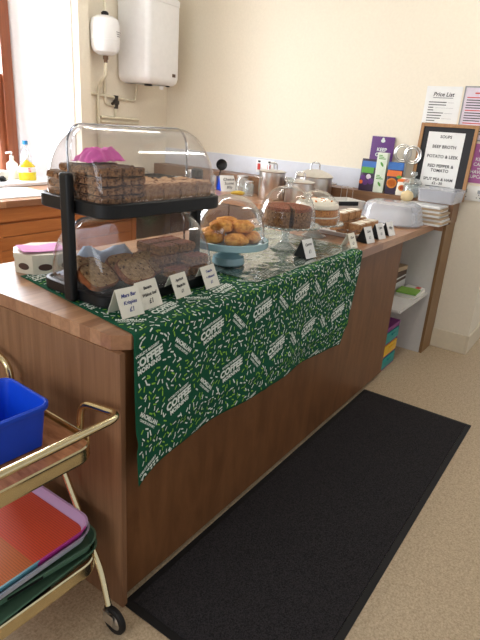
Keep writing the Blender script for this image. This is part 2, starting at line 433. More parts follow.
struct('baseboard_far', MB().box(LX-.014, LX-.0005, -.31, -.03, 0, SKH, M['skirting'], .004), smooth=False)
struct('baseboard_return', MB().box(LX-.014, 5.2, -.324, -.3105, 0, SKH, M['skirting'], .004), smooth=False)
struct('trim_splashback', MB().box(LX-.012, LX-.0005, .5, WY-.001, 1.061, 1.2, M['splash'], .002), smooth=False)
struct('trim_pipe_ledge', MB().box(2.87, LX-.0005, -.07, WY-.001, H+.0005, 1.06, M['ledge'], .002), smooth=False)

# ------------------------------------------------------------------ ceiling lights
def strip_light(x, y, label, rz=0):
    t = thing('strip_light', label, 'ceiling light', (x, y, 2.749), rz, 'strip lights on the ceiling')
    MB().box(-.75, .75, -.05, .05, -.05, 0, M['white'], .006).build('housing', t)
    MB().box(-.74, .74, -.045, .045, -.085, -.0505, M['tube'], .02).build('diffuser', t)
strip_light(1.4, 1.3, 'white strip light on the ceiling over the kitchen aisle behind the counter')
strip_light(2.15, -.42, 'white strip light on the ceiling over the customer side of the counter')

# ------------------------------------------------------------------ counter
wt = MB(); wt.prism([(.016, .045), (.054, .008), (2.80, .008), (2.80, -.0445), (LX-.001, -.0445), (LX-.001, .84), (.016, .84)], H-.0415, H, M['top'])
tag(wt.build('counter_worktop', smooth=False), 'long laminated wood worktop of the serving counter, front corner clipped', 'worktop')
cb = thing('serving_counter', 'brown wood veneered base of the serving counter under the green cloth', 'counter', (0, 0, 0))
ZU = H-.042
MB().box(.012, .031, .006, .8, 0, ZU, M['endwood'], .0015).build('end_panel', cb, smooth=False)
MB().box(.0315, 2.25, .024, .042, .022, ZU, M['front'], .001).build('front_panel', cb, smooth=False)
MB().box(.0315, 2.2, .064, .079, 0, .034, M['kick']).build('plinth', cb, smooth=False)
MB().box(2.232, 2.25, .0425, .6, 0, ZU, M['endwood'], .001).build('return_panel', cb, smooth=False)
MB().box(.0315, 2.2315, .6, .618, 0, ZU, M['cab'], .001).build('back_panel', cb, smooth=False)
su = thing('open_shelf_unit', 'grey white open shelf unit at the far end of the counter with oak front strip', 'shelf unit', (2.251, 0, 0))
MB().box(.56, .578, -.045, .6, 0, ZU-.0005, M['whitemel'], .001).build('side_panel', su, smooth=False)
MB().box(0, .5595, .58, .6, 0, ZU, M['whitemel'], .001).build('back_panel', su, smooth=False)
MB().box(0, .5595, -.03, .5795, .432, .45, M['whitemel'], .001).build('shelf', su, smooth=False)
MB().box(.56, .777, -.065, -.0455, 0, H-.0005, M['strip'], .001).build('front_strip', su, smooth=False)

# kitchen run under the window and along the far wall
tag(MB().box(-1.2, 2.449, 2.08, WY-.013, H-.04, H, M['top'], .003).build('kitchen_worktop', smooth=False), 'laminated wood worktop under the window holding the sink', 'worktop')
tag(MB().box(2.45, LX-.001, .8405, WY-.001, H-.0415, H, M['topy'], .003).build('side_worktop', smooth=False), 'laminated wood worktop along the far wall under the pots', 'worktop')
def base_cab(x, label, drawers=True):
    t = thing('base_cabinet', label, 'cabinet', (x, 2.1, 0), 0, 'orange wood cabinets under the window')
    MB().box(.001, .599, .02, .5, .1, H-.041, M['cab']).build('body', t, smooth=False)
    MB().box(.001, .599, .05, .06, 0, .0995, M['cab']).build('plinth', t, smooth=False)
    MB().box(.003, .597, 0, .0195, .79, H-.044, M['cab'], .003).build('top_rail', t, smooth=False)
    d = MB()
    z = .11
    while z < .77:
        d.box(.05, .55, .004, .019, z, min(z+.083, .785)-.004, M['cab'], .003); z += .084
    for a, b in ((.003, .0495), (.5505, .597)): d.box(a, b, 0, .0195, .11, .785, M['cab'], .003)
    o = d.build('door', t, smooth=False)
    MB().lathe([(0, 0), (.008, 0), (.008, .012), (.016, .02), (.012, .028), (0, .03)], M['cab'], 16, TR((.035, -.0005, .7)) @ RX(PI/2)).build('knob', o)
base_cab(-.27, 'orange wood planked cabinet under the sink, nearest the left edge of the photo')
base_cab(.33, 'orange wood planked cabinet under the drainer, its knob side cut by the photo edge')
base_cab(.93, 'orange wood planked cabinet seen above the octagonal tin')
base_cab(1.53, 'orange wood planked cabinet seen through the clear lids of the display stand')
t = thing('side_cabinet', 'dark wood cabinet run along the far wall seen behind the blue cake stand', 'cabinet', (2.47, .86, 0))
MB().box(.02, .41, 0, 1.2, .1, H-.042, M['brown']).build('body', t, smooth=False)
for k in range(2): MB().box(0, .0195, .004+.6*k, .596+.6*k, .12, H-.05, M['brown'], .003).build('door', t, smooth=False)

# sink and what stands by it
sk = thing('sink', 'white inset sink with ridged drainer under the window', 'sink', (.95, 2.36, H))
d = MB(); o_ = rrect(.5, .2, .05)
d.sweep(o_, [(0, .0005), (0, .008), (-.012, .009), (-.02, .004)], M['white'], cap={1})
for k in range(9): d.box(.02, .44, -.13+.032*k, -.12+.032*k, .0035, .0075, M['white'], .002)
d.build('drainer', sk)
t_ = MB(); t_.tube(bend([(-.1, .16, .009), (-.1, .16, .22), (-.1, -.02, .22), (-.1, -.02, .17)], .06), .011, M['chrome']); t_.lathe([(0, .005), (.025, .005), (.02, .04), (0, .045)], M['chrome'], 20, TR((-.1, .16, 0)))
t_.build('tap', sk)

b = thing('detergent_bottle', 'clear bottle of yellow washing up liquid on the window sill', 'bottle', (1.637, 2.756, ZS+.02))
MB().lathe([(0, 0), (.065, 0), (.07, .006), (.07, .07), (.066, .1), (.035, .13), (.016, .14), (.014, .15), (0, .15)], M['liquid'], 28, sy=.6).build('body', b)
MB().lathe([(.0705, .06), (.0708, .062), (.0688, .095), (.068, .097)], M['white'], 28, sy=.6).build('label', b)
lb = MB()
for k in range(3): lb.box(-.025+.004*k, .028-.003*k, -.0436, -.0426, .065+.01*k, .071+.01*k, M['red'])
lb.build('label_print', b, smooth=False, rotz=-.6)
MB().lathe([(.012, .15), (.017, .15), (.016, .17), (.006, .178), (0, .178)], M['white'], 20).build('cap', b)
b = thing('water_bottle', 'tall clear bottle with a blue cap standing behind the yellow detergent', 'bottle', (1.71, 2.87, ZS+.02))
MB().lathe([(0, 0), (.04, 0), (.045, .006), (.045, .16), (.02, .22), (.014, .225), (.014, .25)], M['frost'], 28).build('body', b)
MB().lathe([(.0, .278), (.019, .278), (.02, .25), (.0, .25)], M['bluecap'], 20).build('cap', b)
b = thing('soap_dispenser', 'white pump soap dispenser beside the window frame', 'bottle', (1.585, 2.865, ZS+.02))
MB().lathe([(0, 0), (.036, 0), (.04, .005), (.04, .11), (.014, .135), (.013, .15), (0, .15)], M['white'], 28).build('body', b)
p = MB(); p.tube([(0, 0, .15), (0, 0, .19)], .005, M['grey']); p.tube(bend([(0, 0, .185), (0, 0, .195), (-.045, 0, .19)], .01), .007, M['white']); p.lathe([(0, .1505), (.016, .1505), (.014, .168), (0, .17)], M['white'], 20)
p.build('pump', b)
b = thing('washing_up_tub', 'low pale grey tub at the back of the sink drainer', 'tub', (1.44, 2.86, ZS+.02))
ou = rrect(.09, .05, .02)
MB().sweep(ou, [(-.01, 0), (0, .06), (.004, .062), (-.004, .062), (-.014, .004)], M['offwhite'], cap={0, 1}).build('body', b)
tag(MB().tube([Vector((.055*math.cos(a)*s, .03*math.sin(a)*s, .02+.012*math.sin(a*3))) for s in (1, .8, .6) for a in [PI*2*k/14 for k in range(14)]], .012, M['black'], 8).build('dark_scourer', loc=(1.40, 2.77, ZS+.012)), 'dark crumpled scourer lying on the window sill at the photo edge', 'scourer')

# ------------------------------------------------------------------ boiler, vessel, pipework
bo = thing('water_heater', 'white wall mounted water heater in the corner', 'water heater', (2.605, 2.448, 1.70))
ol = rrect(.186, .178, .045, 8)
MB().sweep(ol, [(-.09, 0), (-.04, .006), (-.012, .025), (0, .06), (0, .58)], M['white'], cap={0, 1}).build('casing', bo)
MB().sweep(ol, [(.0, .5805), (.004, .583), (.004, .62), (-.03, .65)], M['white'], cap={0, 1}).build('top_cap', bo)
MB().box(.09, .13, -.1795, -.1775, .07, .094, M['brown'], .001).build('badge', bo)
MB().lathe([(0, -.028), (.014, -.028), (.018, -.01), (.022, 0.004), (0, .004)], M['white'], 20, TR((.06, -.09, 0))).build('control_knob', bo)
MB().box(.085, .115, -.13, -.112, -.004, .012, M['black'], .002).build('switch', bo)
v = thing('expansion_vessel', 'small white expansion vessel beside the water heater', 'expansion vessel', (2.2, 2.5, 1.87))
prof = [(0, 0), (.055, .004), (.09, .022), (.105, .055), (.107, .098), (.11, .1), (.11, .106), (.107, .108), (.107, .205), (.097, .242), (.063, .263), (0, .268)]
MB().lathe(prof, M['white'], 40).build('tank', v)
MB().lathe([(0, .2685), (.026, .2685), (.028, .285), (.018, .295), (0, .295)], M['black'], 24).build('cap', v)
MB().lathe([(0, -.05), (.014, -.05), (.014, -.03), (.02, -.028), (.02, -.003), (0, -.003)], M['copper'], 20).build('neck', v)
lg = MB()
for k in range(3): lg.box(-.03+.004*k, .03-.006*k, -.1095, -.1076, .155-.014*k, .161-.014*k, M['grey'])
lg.build('logo', v, smooth=False, rotz=.35)
pw = thing('pipework', 'cream painted pipes and valve on the wall below the expansion vessel', 'pipes', (0, 2.615, 0))
def pipe(pts, r=.011): MB().tube(bend(pts, .03), r, M['pipe'], 10).build('pipe', pw)
pipe([(2.2, -.115, 1.819), (2.2, -.115, 1.73), (2.215, -.03, 1.68), (2.215, 0, 1.6), (2.215, 0, H+.002)], .013)
pipe([(2.2, -.115, 2.166), (2.2, -.115, 2.45), (2.2, 0, 2.5), (2.2, 0, 2.745)], .012)
pipe([(2.13, 0, H+.002), (2.13, 0, 1.6), (2.62, -.0, 1.57), (2.62, -.02, 1.699)])
pipe([(2.29, 0, 1.72), (2.29, 0, 1.53), (2.40, 0, 1.52), (2.40, 0, 1.60)])
pipe([(2.40, 0, 1.50), (2.40, 0, 1.42)])
pipe([(2.24, 0, 1.43), (2.66, 0, 1.425)]); pipe([(2.24, 0, 1.395), (2.66, 0, 1.39)], .008)
vv = MB(); vv.lathe([(0, 0), (.016, 0), (.018, .03), (.026, .035), (.026, .06), (.016, .065), (.02, .1), (0, .1)], M['valve'], 16, TR((2.40, -.005, 1.5))); vv.tube([(2.40, -.005, 1.555), (2.345, -.02, 1.535)], .012, M['valve'])
vv.build('valve', pw)

# ------------------------------------------------------------------ doormat
mo = thing('floor_mat', 'long black ribbed floor mat along the front of the counter', 'mat', (1.002, -.291, .0005))
MB().box(-.955, .955, -.286, .286, .0, .01, M['mat'], .003).build('pile', mo)
MB().sweep(rrect(.98, .311, .004, 2), [(0, 0), (0, .004), (-.024, .006), (-.024, 0)], M['rubber']).build('rubber_edge', mo)

# ------------------------------------------------------------------ green printed cloth
def cxl(v): return .058+max(0, -v)*.16-.075*max(0, v)
def cxr(v): return 1.578+max(0, -v)*.14-(.215*(max(0, v)/.45)**1.3)
def cloth(x, v, off=0.0):
    s = (x-.078)/1.5
    X = cxl(v)+s*(cxr(v)-cxl(v))
    if v < -.012: return Vector((X, -v+.001, H+.002+.0004*math.sin(X*30)+off))
    if v < .012:
        a = (v+.012)/.024*PI/2
        return Vector((X, .013-(.012+off)*math.sin(a)-.0, H+.002-.012+(.012+off)*math.cos(a)))
    h = (v-.012)/.45
    wv = .5+.5*math.sin(X*8.5+.6+1.2*h); w2 = .5+.5*math.sin(X*21+2)
    y = .001-h*(.008+.026*wv+.007*w2)-.016*h*h*math.exp(-s*14)
    y -= .007*math.exp(-((h-.66-.05*s)/.045)**2)+.004*math.exp(-((s-.5)/.012)**2)*h
    return Vector((X, y-off, H-.01-(v-.012)))
def vmax(s): return .424+.014*math.exp(-s*25)-.02*math.sin(PI*s)
VB = -.655
cm = MB()
cm.grid(lambda s, q: cloth(.078+1.5*s, VB+(vmax(s)-VB)*q), 150, 90, M['green'])
tc = thing('tablecloth', 'green coffee morning cloth printed with white lettering draped over the counter', 'tablecloth', (0, 0, 0))
cm.build('cloth', tc, solid=.0012)
pr = MB()
def on_cloth(x, v, geo, rot, m, sc=1.0):
    vs, fs = geo; ca, sa = math.cos(rot), math.sin(rot); out = []
    for p in vs:
        a = x+(p[0]*ca-p[1]*sa)*sc; b = v-(p[0]*sa+p[1]*ca)*sc
        s = (a-.078)/1.5
        if s < .003 or s > .997 or b > vmax(s)-.003 or b < VB+.004: return
        out.append(cloth(a, b, .0016))
    pr.add(out, fs, m)
def clipped(x, v, geo, rot, m):
    """letters cut off at the cloth edge: keep only faces that lie on the cloth"""
    vs, fs = geo; ca, sa = math.cos(rot), math.sin(rot); out = []; ok = []
    for p in vs:
        a = x+(p[0]*ca-p[1]*sa); b = v-(p[0]*sa+p[1]*ca); s = (a-.078)/1.5
        ok.append(.003 < s < .997 and VB+.004 < b < vmax(min(max(s, 0), 1))-.003); out.append(cloth(a, b, .0016))
    fs = [f for f in fs if all(ok[i] for i in f)]
    if fs: pr.add(out, fs, m)
def shift(geo, dx, dy): return ([Vector((p[0]+dx, p[1]+dy, 0)) for p in geo[0]], geo[1])
g1 = shift(text_geo("WORLD'S BIGGEST", .0116, .0005), 0, .0235)
g2 = text_geo('COFFEE', .034, .0017); g3 = shift(text_geo('MORNING', .0195, .0009), 0, -.0235)
h1 = shift(text_geo('MACMILLAN', .0165, .0009), 0, .0065); h2 = shift(text_geo('CANCER SUPPORT', .0092, .0004), 0, -.0075)
boxes = []
for j in range(-5, 4):
    for i in range(-1, 8):
        x = .13+.29*i+(.145 if j % 2 else 0); v = .08+.172*j
        for g in (g1, g2, g3): clipped(x, v, g, R(12), M['prwhite'])
        boxes.append((x, v, .066, .038, R(12)))
        x2 = x+.145; v2 = v+.012
        for g in (h1, h2): clipped(x2, v2, g, R(-38), M['prwhite'])
        boxes.append((x2, v2, .054, .02, R(-38)))
quad = ([Vector((-.0072, -.0022, 0)), Vector((.0072, -.0022, 0)), Vector((.0072, .0022, 0)), Vector((-.0072, .0022, 0))], [(0, 1, 2, 3)])
rg = random.Random(3); st = .0195
nx_, nv_ = int(1.5/st), int(1.13/st)
for i in range(nx_+1):
    for j in range(nv_+1):
        x = .078+st*i+rg.uniform(-.0075, .0075); v = VB+st*j+rg.uniform(-.0075, .0075); ro = rg.uniform(0, PI)
        col = M['prlime'] if rg.random() < .42 else M['prwhite']
        bad = False
        for bx, bv, hw, hh, br in boxes:
            dx, dv = x-bx, -(v-bv)
            if abs(dx) > .1 or abs(dv) > .1: continue
            if abs(dx*math.cos(br)+dv*math.sin(br)) < hw and abs(-dx*math.sin(br)+dv*math.cos(br)) < hh: bad = True; break
        if not bad: on_cloth(x, v, quad, ro, col, rg.uniform(.85, 1.1))
pr.build('print', tc, smooth=False, fix=False)
tag(MB().grid(lambda a, b_: (.70+.90*a+.03*b_, .045+.53*b_, H+.0075+.0035*noise.noise((a*9, b_*7, 1))+.002*noise.noise((a*26, b_*22, 4))), 90, 60, M['film']).build('plastic_sheet', solid=.0008), 'crinkled clear plastic sheet over the green cloth under the cake stands', 'plastic sheet')
ZC = H+.012     # standing height on cloth and sheet
# ------------------------------------------------------------------ two-tier display stand
DS_LOC, DS_ROT = Vector((.388, .338, H+.0035)), -.06
ds = thing('display_stand', 'black two tier display stand with clear roll top lids', 'display stand', DS_LOC, DS_ROT)
DSM = TR(DS_LOC) @ RZ(DS_ROT)
LH, RD, RV = .242, .162, .205
tray_o = rrect(.254, .174, .06, 8)
def tier(z, h):
    MB().sweep(tray_o, [(-.006, z), (0, z+.004), (0, z+h-.003), (-.004, z+h), (-.014, z+h), (-.016, z+h-.008)], M['black'], cap={0, 1}).build('tray', ds)
Z1, Z2, TH = .0, .262, .042
tier(Z1, .036); tier(Z2, TH)
for sx in (-1, 1):
    b = MB(); b.box(sx*.2685-.013, sx*.2685+.013, -.045, -.003, 0, .378, M['black'], .011, seg=4); b.build('post', ds)
def lid(z, a0, a1, k, name, rim):
    prof = [(-LH*k, .004), (-LH*k, RD*.35), (-LH*k, RD*k-.05)]
    for q in range(1, 8):
        a = PI/2*q/7; prof.append((-LH*k+.05*(1-math.cos(a)), RD*k-.05+.05*math.sin(a)))
    prof += [(-x, r_) for x, r_ in reversed(prof)]
    n = 20; vs = []; fs = []; P = len(prof)
    for i in range(n+1):
        a = a0+(a1-a0)*i/n
        for x, r_ in prof: vs.append((x, -r_*math.cos(a), z+r_*math.sin(a)*RV/RD))
    for i in range(n):
        for j in range(P-1): fs.append((i*P+j, i*P+j+1, (i+1)*P+j+1, (i+1)*P+j))
    o = MB().add(vs, fs, M['clear']).build(name, ds, angle=60, solid=.002)
    if rim is not None: MB().tube([(x, -r_*math.cos(rim), z+r_*math.sin(rim)*RV/RD) for x, r_ in prof], .0036, M['clearrim'], 6).build('rim', o)
M['clearrim'] = glassy('thick_acrylic_edge', (.5, .52, .56), .25, (150, 155, 165), 1, .1, 1.2, .15)
for z in (Z1+.033, Z2+TH-.003):
    lid(z, 0.02, R(93), 1.0, 'front_lid', R(93)); lid(z, R(87), PI-.02, .975, 'back_lid', None)

def rough_block(sx, sy, sz, ms, mt, amp=.003, cuts=5, seed=0, bev=.004):
    """cake slice: bevelled block with a crumbly skin; the top takes mt"""
    b = bmesh.new(); bmesh.ops.create_cube(b, size=1); bmesh.ops.scale(b, vec=(sx, sy, sz), verts=b.verts)
    bmesh.ops.bevel(b, geom=b.edges[:], offset=bev, segments=2, affect='EDGES')
    bmesh.ops.subdivide_edges(b, edges=[e for e in b.edges if e.calc_length() > .012], cuts=cuts, use_grid_fill=True)
    mn = -sz/2
    for v_ in b.verts:
        if v_.co.z > mn+.002:
            n_ = noise.noise_vector(v_.co*55+Vector((seed, seed*2, 0)))
            v_.co += n_*amp
    bmesh.ops.translate(b, vec=(0, 0, sz/2), verts=b.verts)
    b.normal_update(); b.verts.index_update()
    m_ = MB(); vs = [v_.co.copy() for v_ in b.verts]
    m_.add(vs, [[v_.index for v_ in f.verts] for f in b.faces if f.normal.z <= .6], ms)
    k = m_.mslot(mt)
    for f in b.faces:
        if f.normal.z > .6: m_.f.append(tuple(v_.index for v_ in f.verts)); m_.mi.append(k)
    b.free(); return m_
def scatter(meshes, name, label, cat, group, spots):
    """spots: (x, y, z, rotz[, rx, ry]) one object each; meshes share data"""
    out = []
    for i, s in enumerate(spots):
        me = meshes[i % len(meshes)]
        o = bpy.data.objects.new(name, me); COL.objects.link(o); o.location = s[:3]
        o.rotation_euler = (s[4] if len(s) > 4 else 0, s[5] if len(s) > 5 else 0, s[3])
        lab = label(i) if callable(label) else label
        tag(o, lab, cat, group); out.append(o)
    return out
def meshes_of(builders, name):
    out = []
    for b in builders:
        o = b.build(name, angle=60); out.append(o.data); bpy.data.objects.remove(o)
    return out
def W(x, y, z): return tuple(DSM @ Vector((x, y, z)))
ZT1 = .0285; ZT2 = Z2+TH-.0075
# upper tier
fl = meshes_of([rough_block(.082, .062, .0225, M['flap'], M['flaptop'], .0045, seed=k) for k in range(3)], 'oat_slice')
rg = random.Random(5); sp = []
for L in range(4):
    for i in range(2):
        for j in range(4 if L < 3 else 3):
            p_ = W(-.195+.086*i+rg.uniform(-.002, .002), -.1+.063*j+rg.uniform(-.001, .001), ZT2+.0007+.0255*L); sp.append(p_+(DS_ROT+rg.uniform(-.02, .02),))
scatter(fl, 'oat_slice', 'dark brown oat slice in the tall stack on the upper tier', 'cake slice', 'dark oat slices on the upper tier', sp)
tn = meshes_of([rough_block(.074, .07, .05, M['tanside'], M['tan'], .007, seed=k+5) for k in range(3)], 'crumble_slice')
sp = []
for i in range(4):
    for j in range(3): sp.append(W(-.032+.075*i, -.095+.07*j, ZT2+.0007)+(DS_ROT+rg.uniform(-.02, .02),))
sp = [s for k, s in enumerate(sp) if k not in (11, 8)]
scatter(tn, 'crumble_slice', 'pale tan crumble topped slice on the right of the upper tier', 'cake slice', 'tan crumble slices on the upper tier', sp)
def crumple(sx, sy, sz, seed, m, fr=9):
    def f(a, b_):
        x = (a-.5)*sx; y = (b_-.5)*sy
        e = min(1, 4*min(a, 1-a))*min(1, 4*min(b_, 1-b_))
        z = sz*(.55+.45*abs(noise.noise((a*fr*.3, b_*fr*.3, seed))))*e+sz*.2*(1-e)*abs(noise.noise((a*fr, b_*fr, seed+3)))+.004*noise.noise((a*fr*2, b_*fr*2, seed))
        return (x+.012*noise.noise((b_*5, seed, 0)), y+.012*noise.noise((a*5, seed, 2)), max(z, .0008))
    return MB().grid(f, 40, 30, m)
o = crumple(.17, .075, .06, 11, M['pink'], 5).build('pink_napkin', loc=W(-.12, .02, ZT2+.106), rotz=.2, solid=.001)
tag(o, 'crumpled bright pink napkin on top of the dark oat slices', 'napkin')

# lower tier: leaning loaf slices
def loaf_slice(w_, h_, t_, seed):
    pts = []
    for k in range(40):
        a = 2*PI*k/40; c, s_ = math.cos(a), math.sin(a)
        x = w_/2*math.copysign(abs(c)**.55, c); y = h_/2*math.copysign(abs(s_)**.6, s_)
        n_ = 1+.035*noise.noise((c*2+seed, s_*2, seed)); pts.append((x*n_, (y+h_/2)*n_))
    m_ = MB(); n = len(pts); cx_, cy_ = 0, h_/2
    rings = [1, .93, .8, .55, .25]
    for side in (-1, 1):
        k0 = len(m_.v); ps = []
        for q in rings:
            for x, y in pts:
                z = side*(t_/2*(1 if q < 1 else .8))+side*.0015*noise.noise((x*q*90, y*q*90, seed+side)); ps.append((cx_+(x-cx_)*q, z, cy_+(y-cy_)*q))
        fs = [(i*n+k, i*n+(k+1) % n, (i+1)*n+(k+1) % n, (i+1)*n+k) for i in range(len(rings)-1) for k in range(n)]+[tuple((len(rings)-1)*n+k for k in range(n))]
        m_.add(ps, fs[:n], M['crust']); i_ = m_.mslot(M['loaf'])
        m_.f += [tuple(a+k0 for a in f) for f in fs[n:]]; m_.mi += [i_]*(len(fs)-n)
    L = len(m_.v)//2
    m_.f += [(k, (k+1) % n, L+(k+1) % n, L+k) for k in range(n)]; m_.mi += [m_.mslot(M['crust'])]*n
    return m_
lf = meshes_of([loaf_slice(.135, .1, .02, k) for k in range(3)], 'loaf_slice')
Llab = ['banana loaf slice leaning at the left end of the lower tier', 'loaf slice leaning second from the left on the lower tier', 'big loaf slice leaning at the front middle of the lower tier', 'loaf slice leaning behind the front middle slice on the lower tier', 'loaf slice standing behind the left pair on the lower tier', 'loaf slice leaning against the dark cake slices on the lower tier']
lsp = [(-.175, -.085, .25, -.95), (-.16, -.03, .25, -.95), (-.05, -.105, .08, -.95), (-.045, -.05, .08, -.95), (-.15, .012, .25, -.95), (.05, -.06, .08, -.95)]
scatter(lf, 'loaf_slice', lambda i: Llab[i], 'cake slice', 'loaf slices on the lower tier', [W(x, y, ZT1+.0095)+(DS_ROT+rz, rx, 0) for x, y, rz, rx in lsp])
rd = meshes_of([rough_block(.085, .062, .03, M['darkcake'], M['redcake'], .003, seed=k+15) for k in range(2)], 'brown_cake_slice')
sp = []
for L in range(3):
    for i in range(2):
        for j in range(3):
            if L == 2 and (j == 0): continue
            if L == 1 and j == 0 and i == 0: continue
            sp.append(W(.105+.088*i+rg.uniform(-.002, .002), -.1+.068*j, ZT1+.0007+.0335*L)+(DS_ROT+rg.uniform(-.02, .02),))
scatter(rd, 'brown_cake_slice', 'red brown cake slice stacked at the right of the lower tier', 'cake slice', 'red brown slices on the lower tier', sp)
o = crumple(.33, .065, .10, 4, M['teacloth'], 7).build('tea_towel', loc=W(-.05, .097, ZT1+.012), rotz=DS_ROT, solid=.002)
tag(o, 'pale blue crumpled cloth behind the loaf slices on the lower tier', 'cloth')

# ------------------------------------------------------------------ octagonal tin with pink paper
tn_ = thing('octagonal_tin', 'cream octagonal tin with dark brown pattern at the back left of the counter', 'tin', (.292, .70, H+.001), .25)
TR_ = .113
def octo(r_): return [(r_*math.cos(PI/8+PI/4*k), .9*r_*math.sin(PI/8+PI/4*k)) for k in range(8)]
MB().prism(octo(TR_), 0, .052, M['mottled']).build('body', tn_, smooth=False)
l_ = MB(); l_.prism(octo(TR_+.003), .0525, .07, M['mottled']); l_.build('lid', tn_, smooth=False)
pt = MB()
for k in range(8):
    a = PI/4*k; T_ = Matrix.Diagonal((1, .9, 1, 1)) @ RZ(a) @ TR((TR_*math.cos(PI/8)+.0006, 0, .026)) @ RY(PI/2)
    pt.lathe([(0, 0), (.02, 0), (.02, .0006), (0, .0006)], M['tinbrown'], 16, T_ @ Matrix.Diagonal((.6, 1.25, 1, 1)))
pt.build('pattern', tn_, smooth=False)
tag(MB().grid(lambda a, b_: ((a-.5)*.15, (b_-.5)*.11, .002+.006*abs(a-.5)**1.5*2+.003*noise.noise((a*3, b_*3, 5))), 16, 12, M['pinkpaper']).build('pink_paper', loc=(.275, .69, H+.0735), rotz=-.35, solid=.0008), 'sheet of pink paper lying on the octagonal tin', 'paper')

# ------------------------------------------------------------------ tent cards
def tent(loc, rz, wd, ht, lines, label, ink, back=None, lean=.42, sizes=None):
    t = thing('price_card', label, 'price card', loc, rz, 'price cards along the counter')
    th = .0012; f = MB()
    Tf = RX(-lean)
    f.box(-wd/2, wd/2, 0, th, 0.0006, ht, M['cream'] if back is None else M['paper'], T=Tf)
    f.build('card_front', t, smooth=False)
    dy = 2*ht*math.sin(lean); b_ = MB()
    b_.box(-wd/2, wd/2, -th, 0, 0.0006, ht, M['cream'] if back is None else M[back], T=TR((0, dy+.002, 0)) @ RX(lean))
    if back:
        h2_ = ht*math.cos(lean)
        for sx in (-1, 1):
            b_.add([(sx*wd/2, .004, .002), (sx*wd/2, dy-.002, .002), (sx*wd/2, dy/2+.001, h2_*.96), (sx*(wd/2-.002), .004, .002), (sx*(wd/2-.002), dy-.002, .002), (sx*(wd/2-.002), dy/2+.001, h2_*.96)], [(0, 1, 2), (3, 4, 5), (0, 1, 4, 3), (1, 2, 5, 4), (2, 0, 3, 5)], M[back])
    b_.build('card_back', t, smooth=False)
    if lines:
        l = MB(); Tx = Tf @ TR((0, -.0007, 0)) @ RX(PI/2)
        n = len(lines)
        for i, s in enumerate(lines):
            sz = (sizes or [ht*.2]*n)[i]
            put_text(l, s, sz, Tx @ TR((0, ht*(.84-.74*(i+.35)/n), 0)) @ RZ(.05), M[ink], bold=.0004, shear=.25)
        l.build('lettering', t, smooth=False, fix=False)
    return t
tent((.152, .098, H+.004), -.10, .080, .085, ['Mars Bar', 'Krispies', '£1'], 'folded card reading Mars Bar Krispies £1 at the front left of the stand', 'blueink', sizes=[.0145, .0145, .018])
tent((.246, .112, H+.0045), .03, .088, .085, ['Banana', 'Walnut loaf', '£1'], 'folded card reading Banana Walnut loaf £1 at the front of the stand', 'ink', sizes=[.0125, .013, .02])
tent((.395, .118, H+.004), .06, .078, .078, ['Apricot', 'Flapjacks', '£1'], 'folded card reading Apricot Flapjacks £1 before the loaf slices', 'ink', sizes=[.0125, .0125, .014])
tent((.548, .118, H+.004), .06, .082, .078, ['Treacle', '+ Almond', '£1'], 'folded card reading Treacle + Almond £1 at the right end of the stand', 'blueink', sizes=[.012, .012, .014])
tent((1.19, .078, ZC), -.12, .075, .085, ['Carrot', '£1'], 'card in a black wedge holder on the cloth before the glass cake stand', 'ink', 'black', sizes=[.017, .02])
tent((1.59, .05, H+.001), -.1, .062, .078, ['Slice', '£1'], 'cream folded card on bare wood just past the cloth edge', 'ink', sizes=[.017, .02])
tent((1.79, .045, H+.001), -.15, .075, .088, ['Cake', '£1'], 'black backed card first past the platter, biggest of the wedge trio', 'ink', 'black', sizes=[.017, .02])
tent((1.95, .045, H+.001), -.15, .075, .088, ['Cake', '£1'], 'black backed card in the middle of the wedge trio by the cake box', 'ink', 'black', sizes=[.017, .02])
tent((2.10, .045, H+.001), -.15, .07, .08, ['80p'], 'black backed card of the wedge trio nearest the clear cake box', 'ink', 'black', sizes=[.022])
tent((2.80, .02, H+.001), -1.0, .06, .085, [], 'small black backed card between the cake box and paper stack', 'ink', 'black')
tent((2.80, 1.70, H+.001), -.55, .155, .135, ['Cheese', 'Scone', '80p'], 'cream card reading Cheese Scone 80p on the far worktop', 'ink', 'bluetub', sizes=[.034, .034, .034])

# ------------------------------------------------------------------ cake stands
bs = thing('blue_cake_stand', 'duck egg blue pedestal cake stand beside the display stand', 'cake stand', (.835, .268, ZC))
MB().lathe([(0, .0), (.062, 0), (.066, .006), (.062, .03), (.045, .04), (.028, .055), (.022, .06), (.026, .07), (.05, .076), (.137, .079), (.152, .077), (.155, .08), (.155, .102), (.151, .104), (.145, .1), (.141, .09), (0, .088)], M['bluecer'], 56).build('pedestal', bs)
def dome(parent, r_, h_, z, mat, knob=False, name='dome', pw_=2.2):
    pr_ = [(r_, z), (r_*1.0, z+h_*.1)]
    for k in range(1, 15):
        a = PI/2*k/14; pr_.append((r_*math.cos(a)**(2/pw_), z+h_*.1+h_*.9*math.sin(a)**(2/pw_)))
    pr_[-1] = (.0, z+h_)
    d_ = MB().lathe(pr_, M[mat], 56).build(name, parent, angle=60, solid=.002)
    MB().tube([(r_*math.cos(2*PI*k/48), r_*math.sin(2*PI*k/48), z+.002) for k in range(48)], .0022, M['clearrim'], 6, closed=True).build('rim', d_)
    if knob: MB().lathe([(0, z+h_+.001), (.008, z+h_+.001), (.007, z+h_+.008), (.016, z+h_+.016), (.018, z+h_+.025), (.012, z+h_+.036), (0, z+h_+.038)], M['glassfoot'], 20).build('knob', d_)
    return d_
b_ = thing('cake_dome', 'clear dome lid over the golden pastries on the blue stand', 'cake dome', (.835, .268, ZC+.0915), 0, 'clear cake domes')
dome(b_, .137, .178, 0, 'clear')
